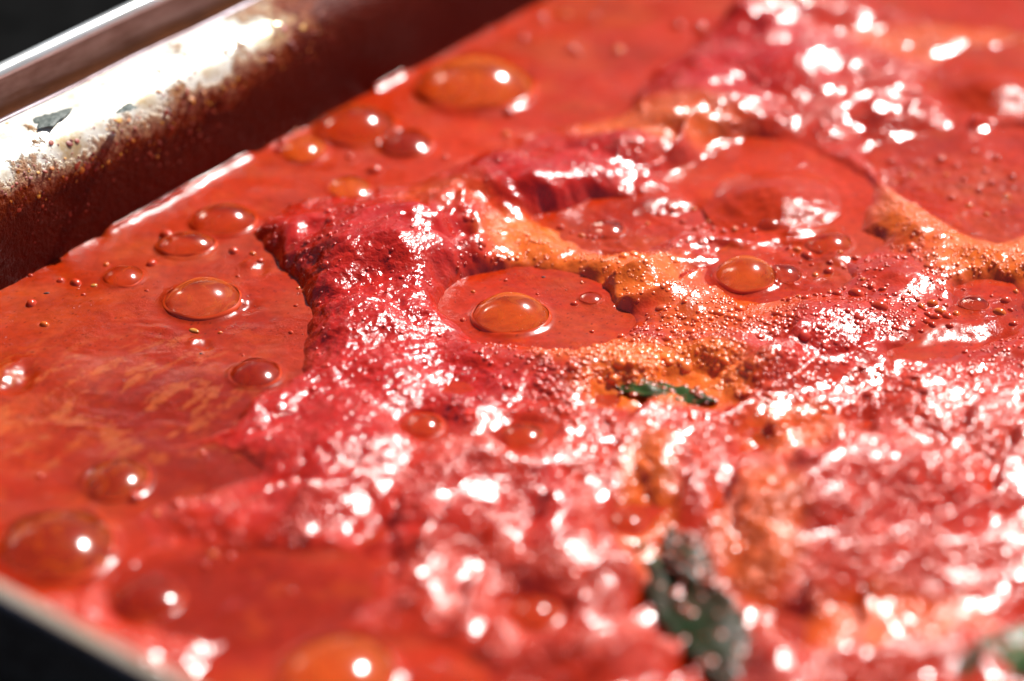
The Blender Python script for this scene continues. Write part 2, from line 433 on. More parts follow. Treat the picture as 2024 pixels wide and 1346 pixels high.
# ------------------------------------------------------------------ the height of everything over the grid
def axis(lo, hi, dlo, dhi, fine, grow=1.09):
    a = list(np.arange(dlo, dhi, fine)); s = fine
    while a[-1] < hi: s = min(s * grow, 12); a.append(a[-1] + s)
    s = fine
    while a[0] > lo: s = min(s * grow, 12); a.insert(0, a[0] - s)
    return np.array(a)
XS = axis(-330, 430, -150, 150, 0.42)
YS = axis(-330, 620, -135, 180, 0.50)
GX, GY = np.meshgrid(XS, YS, indexing='ij')
NX, NY = GX.shape
x, y = GX.ravel(), GY.ravel()
fine = ((x > -175) & (x < 190) & (y > -170) & (y < 230)).astype(float)

wx = x + 3.0 * fbm(x, y, 14, 3, 31) + 0.5 * fbm(x, y, 3.5, 2, 35)
wy = y + 3.0 * fbm(x, y, 14, 3, 41) + 0.5 * fbm(x, y, 3.5, 2, 45)
inner = -pan_sd(x, y)                                   # distance to the wall, positive inside
sd = np.full(x.shape, 1e9)
for P, w in POOLS:
    lo = P.min(0) - 30; hi = P.max(0) + 30
    m = (wx > lo[0]) & (wx < hi[0]) & (wy > lo[1]) & (wy < hi[1])
    v = signed_poly(P, wx[m], wy[m]) / w * 2.0
    sd[m] = np.minimum(sd[m], v)
for b in BUBBLES:                                       # each bubble stands in its own small basin
    c = at(b[0], b[1]); r = b[2] * mm_per_px(b[0], b[1])
    sd = np.minimum(sd, (np.hypot(x - c[0], y - c[1]) - r * 1.12) * 1.2)
for b in SWELLS:
    c = at(b[0], b[1]); r = b[2] * mm_per_px(b[0], b[1])
    sd = np.minimum(sd, (np.hypot(x - c[0], (y - c[1])) - r * 1.02) * 1.2)
sd = np.minimum(sd, (inner - 3.0) * 0.8)
# zones, in pixels of the undisplaced plane
PX, PY = to_px(x, y, 2.0)
def blob(px, py, rx, ry, soft=0.35, nz=0.25):
    q = np.sqrt(((PX - px) / rx) ** 2 + ((PY - py) / ry) ** 2) + nz * NZ1
    return 1 - sstep(1 - soft, 1 + soft, q)
NZ1 = fbm(x, y, 9, 4, 51)
crim = np.maximum.reduce([
    blob(745, 470, 240, 105), blob(740, 640, 160, 120), blob(800, 760, 260, 80), blob(1050, 345, 220, 75), blob(1420, 130, 240, 90),
    blob(620, 860, 200, 110), blob(1600, 670, 150, 60) * 0.7, blob(700, 1000, 330, 90) * 0.6, blob(1080, 1020, 60, 90) * 0.7, blob(1700, 1000, 350, 60) * 0.3, blob(900, 620, 60, 90) * 0.8])
oran = np.maximum.reduce([
    blob(1180, 545, 210, 55) * 0.9, blob(1050, 470, 110, 50), blob(1320, 740, 170, 60), blob(1830, 420, 110, 70) * 0.8, blob(1960, 500, 130, 60) * 0.9,
    blob(870, 410, 110, 50) * 0.55, blob(1440, 620, 160, 60) * 0.5, blob(1200, 700, 130, 40) * 0.7, blob(1280, 1000, 60, 130) * 0.7, blob(1500, 1060, 90, 120) * 0.6,
    blob(1560, 850, 100, 60) * 0.5, blob(1900, 80, 250, 40) * 0.5, blob(240, 900, 300, 30) * 0.55, blob(1300, 250, 160, 40) * 0.6, blob(1750, 1230, 200, 60) * 0.5])
fib = np.clip(np.maximum.reduce([blob(740, 620, 180, 150), blob(650, 830, 200, 150), blob(800, 760, 250, 90), blob(1600, 660, 160, 50) * 0.8, blob(700, 500, 120, 100) * 0.7, blob(1050, 345, 180, 60) * 0.5]), 0, 1)

# level of the smooth sauce
pool = 0.9 * fbm(x, y, 30, 3, 61) + 0.10 * fine * fbm(x, y, 7, 2, 62) + 0.10 * fine * fbm(x * 0.7 + y * 0.35, y, 6, 3, 65) * sstep(-0.1, 0.35, fbm(x, y, 22, 2, 68))
for (px, py, sx, sy, h) in [(1420, 420, 60, 30, -1.0), (560, 470, 60, 40, 0.8), (1900, 340, 120, 40, 0.9)]:
    c = at(px, py); q = ((PX - px) / sx) ** 2 + ((PY - py) / sy) ** 2
    pool = pool + h * np.exp(-q)
rip = blob(1900, 360, 160, 90) + blob(1480, 430, 120, 40) + blob(1250, 440, 120, 50) + blob(1600, 520, 120, 50)
pool = pool + 0.30 * 1.6 * np.clip(rip, 0, 1) * fbm(x, y, 4.5, 3, 71)
skin = sstep(0.05, 0.3, fbm(x, y, 20, 3, 73)) * fine
pool = pool + 0.16 * skin * ridged(x * 0.6 + y * 0.3, y, 5, 3, 75)
# bubble basins: the sauce under a film is a hollow bowl; a fillet of sauce climbs to its foot
for b in BUBBLES:
    c = at(b[0], b[1]); r = b[2] * mm_per_px(b[0], b[1])
    d = np.hypot(x - c[0], y - c[1]) / r
    pool = pool - 0.12 * r * np.clip(1 - (d / 0.96) ** 2, 0, 1) ** 0.8 * (d < 0.96)
    pool = pool + 0.075 * r * np.exp(-((d - 1.0) / 0.13) ** 2)
    pool = pool * 1.0
for b in SWELLS:
    c = at(b[0], b[1]); r = b[2] * mm_per_px(b[0], b[1])
    d = np.hypot(x - c[0], y - c[1]) / r
    pool = pool * (1 - 0.8 * (d < 1.0) * (1 - sstep(0.8, 1.0, d)))
# meniscus at the wall
mx_ = PX + 25 * NZ1
men = 0.15 + 1.9 * (sstep(195, 225, mx_) * (1 - sstep(490, 520, mx_)) + sstep(720, 740, mx_) * (1 - sstep(795, 815, mx_)) + 0.35 * sstep(120, 140, mx_) * (1 - sstep(180, 200, mx_)) + 0.35 * sstep(530, 545, mx_) * (1 - sstep(590, 605, mx_)))
men = men * (0.95 + 0.25 * fbm(x, y, 14, 2, 63))
pool = pool + men * np.exp(-np.maximum(inner, 0) / 1.6)

# thickness of the foam over it
g = sstep(0, 5, sd)
T = -0.8 + 2.4 * (1 - np.exp(-np.maximum(sd, 0) / (5.5 - 2.2 * np.clip(crim, 0, 1)))) - 0.4 * sstep(0, -2, sd)
mound = np.zeros_like(x)
for (px, py, rx, ry, h) in MOUNDS:
    c = at(px, py, h); s = mm_per_px(px, py)
    ax = rx * s; ay = ry * s / math.sin(CAM_EL)
    q = ((wx - c[0]) / ax) ** 2 + ((wy - c[1]) / ay) ** 2
    mound = np.maximum(mound, h * np.exp(-q ** 1.3 * 0.9)) + 0.12 * h * np.exp(-q)
T = T + mound * (1 - np.exp(-np.maximum(sd, 0) / (8.5 - 4.5 * np.clip(crim, 0, 1))))
for (px, py, rx, ry, h) in DIPS:
    c = at(px, py, 2); s = mm_per_px(px, py)
    q = ((wx - c[0]) / (rx * s)) ** 2 + ((wy - c[1]) / (ry * s / math.sin(CAM_EL))) ** 2
    T = T - h * np.exp(-q) * g
    if h >= 4.5: pool = pool - 0.6 * h * np.exp(-q)
frontR = blob(1500, 1000, 900, 330)
lump = (2.1 - 0.9 * frontR) * fbm(x, y, 19, 2, 81) + 0.45 * ridged(wx, wy, 10, 2, 85)
lump = lump + frontR * (0.5 * ridged(x * 0.9 + y * 0.5, y * 0.6 - x * 0.3, 9, 2, 87) - 0.1)
T = T + g * lump
T = np.maximum(T, -0.8 + 1.5 * sstep(0, 6, sd))
# folds lying like shingles, their long slopes towards the right front
hdx, hdy = 0.72, -0.69
ph_ = (x * hdx + y * hdy) / 12.0 + 1.1 * fbm(x, y, 34, 2, 131) + 0.10 * fbm(x, y, 9, 2, 133)
fr_ = ph_ - np.floor(ph_)
saw = np.where(fr_ < 0.78, 1 - fr_ / 0.78, sstep(0.78, 1.0, fr_))
gl = np.clip(np.maximum.reduce([blob(1650, 1000, 460, 220), blob(1080, 1040, 360, 220), blob(1830, 1290, 240, 90), blob(1340, 300, 110, 40), blob(1560, 60, 170, 70) * .8, blob(1370, 820, 160, 50),
     blob(1300, 560, 170, 50) * .7, blob(1600, 720, 250, 60) * .8, blob(1900, 830, 200, 110) * .8, blob(660, 980, 110, 80) * .8, blob(1220, 1300, 200, 80), blob(1820, 230, 130, 40), blob(880, 460, 90, 70) * .5]), 0, 1)
gl = gl * (0.75 + 0.25 * sstep(-0.22, 0.08, fbm(x, y, 24, 3, 137)))
T = T - 0.75 * gl * g * lump
T = T + g * gl * (4.3 + 1.6 * fbm(x, y, 16, 2, 135)) * (saw - 0.5)
T = T + fine * g * (0.25 + 0.75 * gl) * 0.11 * (fbm(x, y, 2.0, 2, 139) + fbm(x, y, 3.6, 1, 141))
# wrinkles and pulp
wu, wv = wx * 0.80 + wy * 0.60, -wx * 0.60 + wy * 0.80
def knob(scale, seed, w=0.35):
    xx = x + w * fbm(x, y, scale * 1.5, 2, seed); yy = y + w * fbm(x, y, scale * 1.5, 2, seed + 1)
    return 0.35 - cells(xx, yy, scale, seed) ** 2
fibB = np.clip(np.maximum.reduce([blob(750, 640, 150, 110), blob(640, 850, 190, 140), blob(800, 770, 230, 70)]), 0, 1)
wr = fibB * (0.50 * ridged(wu * 0.55, wv * 1.15, 3.2, 3, 91) + 0.28 * knob(1.6, 3)) + 0.12 * (fib - fibB).clip(0, 1) * ridged(wu * 0.7, wv, 3.6, 2, 93)
crs = crim * (0.16 * knob(2.6, 5) + 0.10 * knob(1.25, 8)) + 0.05 * fbm(x, y, 1.7, 2, 95) + 0.06 * frontR * knob(2.8, 6) * (1 - 0.5 * crim)
T = T + fine * sstep(0, 2.0, sd) * (wr + crs)
# wet slopes where the film lies towards the sun
SUNV = np.array([math.sin(math.radians(SUN_AZ)) * math.cos(math.radians(SUN_EL)), math.cos(math.radians(SUN_AZ)) * math.cos(math.radians(SUN_EL)), math.sin(math.radians(SUN_EL))])
for (px, py, rx, ry, k, where) in FACETS:
    c = at(px, py, 2); s = mm_per_px(px, py)
    v = CPOS - np.array([c[0], c[1], 2.0]); v = v / np.linalg.norm(v); hv = SUNV + v
    sx, sy = -hv[0] / hv[2], -hv[1] / hv[2]
    dx = wx - c[0]; dy = wy - c[1]
    q = (dx / (rx * s)) ** 2 + (dy / (ry * s / math.sin(CAM_EL))) ** 2
    z_ = 1.15 * k * (sx * dx + sy * dy) * np.exp(-q ** 1.5 * 0.6)
    if where == 'p': pool = pool + z_
    else: T = T + z_ * g
beady = np.clip(1 - fib * 0.85, 0, 1) * g
fz = pool.clip(-1, 2) * 0.5 + T

# ------------------------------------------------------------------ sauce colours, with some sheen and film haze painted in
def lerp(a, b, t): return a * (1 - t[:, None]) + np.array(b) * t[:, None]
C_red = np.array([0.47, 0.026, 0.004])
tint_f = np.repeat(C_red[None], len(x), 0)
tint_f = lerp(tint_f, (0.74, 0.135, 0.010), np.clip(oran, 0, 1))
tint_f = lerp(tint_f, (0.46, 0.012, 0.003), np.clip(crim, 0, 1) * (1 - 0.75 * np.clip(oran, 0, 1)))
tint_keep = 0.75 * (1 - sstep(0.0, 4.5, sd + 1.5 * NZ1)) * (1 - 0.6 * crim)
tint_f *= (1 + 0.22 * fbm(x, y, 7, 4, 101))[:, None]
tint_p = np.repeat(np.array([0.41, 0.022, 0.002])[None], len(x), 0)
tint_p *= (1 + 0.20 * fbm(x, y, 18, 4, 103))[:, None]
tint_p = lerp(tint_p, (0.30, 0.022, 0.003), 0.75 * np.clip(blob(250, 720, 420, 300, 0.5), 0, 1))  # left pool tinted darker than the rest
tint_p = lerp(tint_p, (0.40, 0.048, 0.010), 0.6 * sstep(-0.05, 0.35, fbm(x * 0.7, y, 24, 4, 161)))  # pinkish veils: sheen of sky and haze painted into the pool colour
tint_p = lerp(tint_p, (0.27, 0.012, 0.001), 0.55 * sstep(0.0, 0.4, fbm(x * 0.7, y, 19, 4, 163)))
tint_p = lerp(tint_p, (0.21, 0.009, 0.001), 0.75 * np.clip(blob(380, 800, 260, 90) + blob(420, 930, 260, 60) + blob(480, 1190, 330, 110) + blob(1740, 1230, 180, 90), 0, 1))  # deeper red in the left pools and one front hollow
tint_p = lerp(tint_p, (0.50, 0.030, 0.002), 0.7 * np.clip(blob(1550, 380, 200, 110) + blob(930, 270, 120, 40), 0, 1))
# islands of pale oily scum on the left pool
u_, v_ = pan_uv(x, y)
sc1 = fbm(u_ * 0.40 + 3 * NZ1, v_ + 1.2 * fbm(x, y, 2.5, 2, 108), 5.0, 6, 107, 0.62)
scum = sstep(0.06, 0.26, sc1 + 0.10 * fbm(x, y, 1.2, 2, 109)) * np.maximum(blob(170, 800, 330, 120), blob(330, 680, 150, 40) * 0.7) * fine
tint_p = lerp(tint_p, (0.48, 0.11, 0.025), scum * 0.5)
scum2 = sstep(0.12, 0.4, fbm(x, y, 9, 4, 111)) * (1 - np.clip(crim, 0, 1)) * 0.22
tint_p = lerp(tint_p, (0.52, 0.07, 0.008), scum2)
spk = (cells(x, y, 2.1, 9) < 0.10) & (fbm(x, y, 3, 2, 113) > 0.12)
tint_p[spk] *= 0.45
for b in BUBBLES:                                       # painted paler under each film, standing in for film haze and offsetting its shadow
    c = at(b[0], b[1]); r = b[2] * mm_per_px(b[0], b[1])
    d = np.hypot(x - c[0], y - c[1]) / r
    colb = {'tan': (0.56, 0.10, 0.035), 'amber': (0.60, 0.12, 0.015), 'dusk': (0.40, 0.04, 0.004), 'orange': (0.54, 0.06, 0.008), 'red': (0.5, .06, .015), 'clear': (0.5, 0.06, 0.02)}[b[4]]
    tint_p = lerp(tint_p, colb, (1 - sstep(0.7, 1.05, d)) * 0.85)

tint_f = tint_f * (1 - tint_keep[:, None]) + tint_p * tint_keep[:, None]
# ------------------------------------------------------------------ meshes from the grid
idx = np.arange(NX * NY).reshape(NX, NY)
Q = np.stack([idx[:-1, :-1], idx[1:, :-1], idx[1:, 1:], idx[:-1, 1:]], -1).reshape(-1, 4)
def sub_mesh(name, faces, z, mat, tint, zone):
    used = np.zeros(NX * NY, bool); used[faces.ravel()] = True
    remap = np.cumsum(used) - 1
    me = mesh_np(name, np.stack([x, y, z], 1)[used], remap[faces], mat)
    add_color(me, 'tint', tint[used].clip(0, 1))
    add_vec(me, 'zone', zone[used])
    return me
zone = np.stack([fib, beady, np.zeros_like(x)], 1)
qin = (inner[Q] > -1.2).all(1)
covered = ((fz - pool)[Q] > 1.2).all(1)
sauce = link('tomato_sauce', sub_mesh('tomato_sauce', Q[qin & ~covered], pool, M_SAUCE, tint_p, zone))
tag(sauce, 'smooth glossy red tomato sauce simmering in the metal pan between the foam', 'tomato sauce')
fm = qin & ((fz - pool)[Q] > -0.35).any(1) & (inner[Q] > 0.5).all(1)
# foam patches that the photo tells apart
PATCHES = [
    ([(740, 450), (600, 480), (880, 430), (680, 520)], 'foam_mound', 'raised crimson foam mound with orange right flank between left and central pools'),
    ([(720, 640), (780, 700), (650, 720), (620, 830), (850, 780), (740, 600), (560, 900)], 'foam_patch', 'dark crimson wrinkled foam in front of the raised mound'),
    ([(1050, 330), (930, 360), (1180, 330), (1300, 280), (1120, 380), (1450, 270)], 'foam_ridge', 'crimson foam ridge with white glints running right behind the mound'),
    ([(1100, 490), (1180, 560), (1010, 470), (1330, 590), (1300, 520), (1250, 640)], 'foam_patch', 'orange beaded foam band curving round the central oval pool'),
    ([(1400, 130), (1560, 80), (1700, 30), (1500, 200), (1750, 180), (1600, 220), (1900, 60), (2000, 230)], 'foam_patch', 'blurred pink and crimson foam in the upper right distance'),
    ([(1820, 420), (1960, 500), (1850, 540), (1750, 560), (1700, 620), (1560, 660), (1900, 470), (1650, 700), (1950, 740)], 'foam_patch', 'orange and red foam dotted with small bubbles at the right'),
    ([(1300, 700), (1450, 720), (1200, 720), (1100, 760), (1500, 800), (1350, 800)], 'foam_patch', 'orange red foam over the dark hollow with the green leaf scrap'),
    ([(950, 950), (800, 900), (650, 1010), (1100, 900), (1150, 1080), (900, 1120), (1250, 930), (1150, 1280), (950, 1280)], 'foam_patch', 'pink glinting foam filling the bottom middle of the photo'),
    ([(1700, 960), (1900, 830), (1600, 1100), (1500, 950), (1900, 1250), (1550, 1250), (1750, 1320), (1950, 1000), (1700, 850)], 'foam_patch', 'pale pink foam thick with white glints at the lower right'),
    ([(60, 1210), (230, 1290), (60, 950), (430, 1010), (300, 880), (420, 1320), (100, 900), (600, 1130), (250, 1120)], 'foam_patch', 'thin red foam along the lower left rim of the pan'),
]
cx = x[Q].mean(1); cy = y[Q].mean(1)
ccx = wx[Q].mean(1); ccy = wy[Q].mean(1)
bestd = np.full(len(Q), 1e18); own = np.zeros(len(Q), int)
for i, (seeds, nm, lb) in enumerate(PATCHES):
    for s in seeds:
        c = at(*s, 2); d = (ccx - c[0]) ** 2 + (ccy - c[1]) ** 2
        m = d < bestd; bestd[m] = d[m]; own[m] = i
# normals of the foam for the beads
Z2 = fz.reshape(NX, NY)
dzx = np.gradient(Z2, XS, axis=0); dzy = np.gradient(Z2, YS, axis=1)

def gn_beads(name, pts, nrm, rad, tint, parent, nodes=None):
    me = bpy.data.meshes.new(name)
    me.vertices.add(len(pts)); me.vertices.foreach_set('co', (pts * MM).astype(np.float32).ravel())
    add_vec(me, 'nrm', nrm); add_vec(me, 'siz', rad * MM)
    a = me.attributes.new('bead_tint', 'FLOAT_COLOR', 'POINT')
    c = np.ones((len(pts), 4), np.float32); c[:, :3] = tint; a.data.foreach_set('color', c.ravel())
    o = link(name, me, parent); tag(o, kind='stuff')
    md = o.modifiers.new('beads', 'NODES'); md.node_group = nodes or GN
    return o
def bead_nodes(mat):
  GN = bpy.data.node_groups.new('beads', 'GeometryNodeTree')
  GN.interface.new_socket('Geometry', in_out='INPUT', socket_type='NodeSocketGeometry')
  GN.interface.new_socket('Geometry', in_out='OUTPUT', socket_type='NodeSocketGeometry')
  gi = GN.nodes.new('NodeGroupInput'); go = GN.nodes.new('NodeGroupOutput')
  ico = GN.nodes.new('GeometryNodeMeshIcoSphere'); ico.inputs['Radius'].default_value = 1.0; ico.inputs['Subdivisions'].default_value = 3
  ss = GN.nodes.new('GeometryNodeSetShadeSmooth'); sm = GN.nodes.new('GeometryNodeSetMaterial'); sm.inputs['Material'].default_value = mat
  iop = GN.nodes.new('GeometryNodeInstanceOnPoints')
  na = GN.nodes.new('GeometryNodeInputNamedAttribute'); na.data_type = 'FLOAT_VECTOR'; na.inputs[0].default_value = 'nrm'
  nb = GN.nodes.new('GeometryNodeInputNamedAttribute'); nb.data_type = 'FLOAT_VECTOR'; nb.inputs[0].default_value = 'siz'
  al = GN.nodes.new('FunctionNodeAlignRotationToVector'); al.axis = 'Z'
  GN.links.new(ico.outputs['Mesh'], ss.inputs[0]); GN.links.new(ss.outputs[0], sm.inputs[0]); GN.links.new(sm.outputs[0], iop.inputs['Instance'])
  GN.links.new(gi.outputs[0], iop.inputs['Points'])
  GN.links.new(na.outputs[0], al.inputs['Vector']); GN.links.new(al.outputs[0], iop.inputs['Rotation'])
  GN.links.new(nb.outputs[0], iop.inputs['Scale']); GN.links.new(iop.outputs[0], go.inputs[0])
  return GN
GN = bead_nodes(M_BEAD); GN_SPECK = bead_nodes(M_SPECK)

# candidates for beads over the part of the foam near the view
NB = 190000
bx = rng.uniform(-165, 180, NB); by = rng.uniform(-150, 215, NB)
def samp(A, xx, yy):
    A = A.reshape(NX, NY)
    i = np.clip(np.searchsorted(XS, xx) - 1, 0, NX - 2); j = np.clip(np.searchsorted(YS, yy) - 1, 0, NY - 2)
    tx = (xx - XS[i]) / (XS[i + 1] - XS[i]); ty = (yy - YS[j]) / (YS[j + 1] - YS[j])
    return (A[i, j] * (1 - tx) * (1 - ty) + A[i + 1, j] * tx * (1 - ty) + A[i, j + 1] * (1 - tx) * ty + A[i + 1, j + 1] * tx * ty)
dens = np.clip(0.25 + 0.32 * oran + 0.45 * frontR - 0.28 * crim - 0.4 * fibB - 0.15 * gl + 0.9 * fbm(x, y, 11, 3, 121), 0.02, 1) * sstep(0.0, 3.0, T)
bd = samp(dens, bx, by)
keep = rng.uniform(0, 1, NB) < bd
keep &= samp(fz - pool, bx, by) > 0.1
bx, by = bx[keep], by[keep]
bz = samp(fz, bx, by)
bn = np.stack([-samp(dzx, bx, by), -samp(dzy, bx, by), np.ones_like(bx)], 1); bn /= np.linalg.norm(bn, axis=1)[:, None]
fR = samp(frontR, bx, by)
br = np.clip(np.exp(rng.normal(math.log(0.40), 0.32, len(bx))), 0.18, 1.3) * (1 + 0.35 * fR) * (1 - 0.2 * samp(oran, bx, by))
big = rng.uniform(0, 1, len(bx)) < 0.012 + 0.02 * fR
br[big] = rng.uniform(0.7, 1.5, big.sum())
flat = rng.uniform(0.42, 0.75, len(bx)) * (1 - 0.55 * samp(gl, bx, by))
bs = np.stack([br, br, br * flat], 1)
bi = np.clip(np.searchsorted(XS, bx) - 1, 0, NX - 2) * (NY - 1) + np.clip(np.searchsorted(YS, by) - 1, 0, NY - 2)
bown = own[bi]
bt = np.stack([samp(tint_f[:, k], bx, by) for k in range(3)], 1) * rng.uniform(1.05, 1.4, (len(bx), 1)) + np.array([0.02, 0.012, 0.004])
pB = np.stack([bx, by, bz], 1) + bn * (0.05 * br)[:, None]

foam_ct = 0
for i, (seeds, nm, lb) in enumerate(PATCHES):
    f = Q[fm & (own == i)]
    if not len(f): continue
    o = link(nm, sub_mesh(nm, f, fz, M_FOAM, tint_f, zone))
    tag(o, lb, 'foam', 'patches of foam on the tomato sauce')
    k = bown == i
    gn_beads('froth_beads', pB[k], bn[k], bs[k], bt[k], o)

def top_z(px, py):
    c = at(px, py); 
    return c, float(samp(np.maximum(np.where(fz - pool > -0.35, fz, pool), pool), np.array([c[0]]), np.array([c[1]]))[0])

# fine sparkling froth in drifts on the open sauce
npb = 26000
ux = rng.uniform(-140, 150, npb); uy = rng.uniform(-120, 190, npb)
dd = sstep(0.10, 0.42, fbm(ux, uy, 13, 4, 151)) * (samp(fz - pool, ux, uy) < -0.3) * (samp(inner, ux, uy) > 2) * samp(1.0 * (sd > -30), ux, uy)
k_ = rng.uniform(0, 1, npb) < dd
ux, uy = ux[k_], uy[k_]; ur = np.clip(np.exp(rng.normal(math.log(0.15), 0.3, len(ux))), 0.08, 0.35)
gn_beads('froth_beads', np.stack([ux, uy, samp(pool, ux, uy)], 1), np.tile([0.0, 0, 1], (len(ux), 1)), np.stack([ur, ur, ur * 0.6], 1),
         np.stack([samp(tint_p[:, k], ux, uy) for k in range(3)], 1) * 1.15 + 0.01, sauce)
# ------------------------------------------------------------------ bubbles
def dome_mesh(name, r, hr, mat, seg=56, rings=20, seed=0):
    V = []; rr = np.random.default_rng(seed)
    el = 1 + 0.05 * rr.normal(); ph = rr.uniform(0, 6.28)
    h = r * hr
    R = (r * r + h * h) / (2 * h) if hr < 1 else r
    amax = math.asin(min(1, r / R))
    for i in range(rings):
        a = amax * (i + 1) / rings
        for k in range(seg):
            t = 2 * math.pi * k / seg
            w = 1 + 0.025 * math.sin(2 * t + ph) + 0.012 * math.sin(3 * t + 1.7 * ph)
            rad = R * math.sin(a) * w; z = R * math.cos(a) - (R - h)
            V.append((rad * math.cos(t) * el, rad * math.sin(t) / el, z))
    V.append((0, 0, h)); F = []
    top = len(V) - 1
    for i in range(rings - 1):
        for k in range(seg):
            a = i * seg + k; b = i * seg + (k + 1) % seg
            F.append((a, a + seg, b + seg, b))
    me = bpy.data.meshes.new(name)
    me.from_pydata([tuple(c * MM for c in v) for v in V], [], F + [(top, k, (k + 1) % seg) for k in range(seg)])
    for p in me.polygons: p.use_smooth = True
    me.materials.append(mat)
    return me, (el, ph)
def meniscus_mesh(name, r, par, mat, tintc, seg=56):
    el, ph = par; V = []; F = []
    prof = [(0.985, 0.062), (0.995, 0.055), (1.01, 0.045), (1.03, 0.03), (1.05, 0.01), (1.07, -0.04)]
    for (q, z) in prof:
        for k in range(seg):
            t = 2 * math.pi * k / seg
            w = 1 + 0.025 * math.sin(2 * t + ph) + 0.012 * math.sin(3 * t + 1.7 * ph)
            V.append((r * q * w * math.cos(t) * el, r * q * w * math.sin(t) / el, z * r * (1 + 0.25 * math.sin(5 * t + ph))))
    for i in range(len(prof) - 1):
        for k in range(seg):
            a = i * seg + k; b = i * seg + (k + 1) % seg
            F.append((a, a + seg, b + seg, b))
    me = mesh_np(name, V, F, mat)
    add_color(me, 'tint', np.array(tintc)); add_vec(me, 'zone', np.zeros((len(V), 3)))
    return me
GB = 'bubbles standing on the sauce'
for n, b in enumerate(BUBBLES):
    px, py, rp, hr, film, lb = b
    r = rp * mm_per_px(px, py)
    c, _ = top_z(px, py)
    ring = [float(samp(pool, np.array([c[0] + 1.05 * r * math.cos(t)]), np.array([c[1] + 1.05 * r * math.sin(t)]))[0]) for t in np.linspace(0, 6.28, 9)[:-1]]
    z0 = float(np.mean(ring))
    root = empty('bubble', (c[0], c[1], z0)); tag(root, lb, 'bubble', GB)
    dm, par = dome_mesh('film', r, hr * 0.84, FILM[film], seed=n)
    link('film', dm, root)
    link('foot_ring', meniscus_mesh('foot_ring', r, par, M_RING, (0.46, 0.045, 0.016)), root)
for n, (px, py, rp, hr, lb) in enumerate(SWELLS):
    r = rp * mm_per_px(px, py); c = at(px, py)
    dm, par = dome_mesh('sauce_swelling', r, hr, M_SAUCE, seg=96, rings=40, seed=40 + n)
    co = np.empty(len(dm.vertices) * 3, np.float32); dm.vertices.foreach_get('co', co); co = co.reshape(-1, 3)
    X = co[:, 0] / MM; Y = co[:, 1] / MM
    qd = np.hypot(X, Y) / (r * 1.0)
    co[:, 2] = (r * hr * 1.25 * np.cos(np.clip(qd, 0, 1) * math.pi / 2) ** 1.6 + 0.25 * np.exp(-((qd - 0.62) / 0.05) ** 2) * np.sin(np.arctan2(Y, X) * 2 + 1)) * MM
    co[:, 2] += (0.75 * fbm(X, Y, 8, 3, 5 + n) * (0.3 + 0.7 * sstep(4, -8, Y))) * MM
    dm.vertices.foreach_set('co', co.ravel())
    add_color(dm, 'tint', np.array((0.42, 0.026, 0.003))); add_vec(dm, 'zone', np.zeros((len(dm.vertices), 3)))
    o = link('sauce_bubble', dm, loc=(c[0], c[1], float(samp(pool, np.array([c[0]]), np.array([c[1] - r]))[0]) - 0.1)); tag(o, lb, 'bubble', GB)

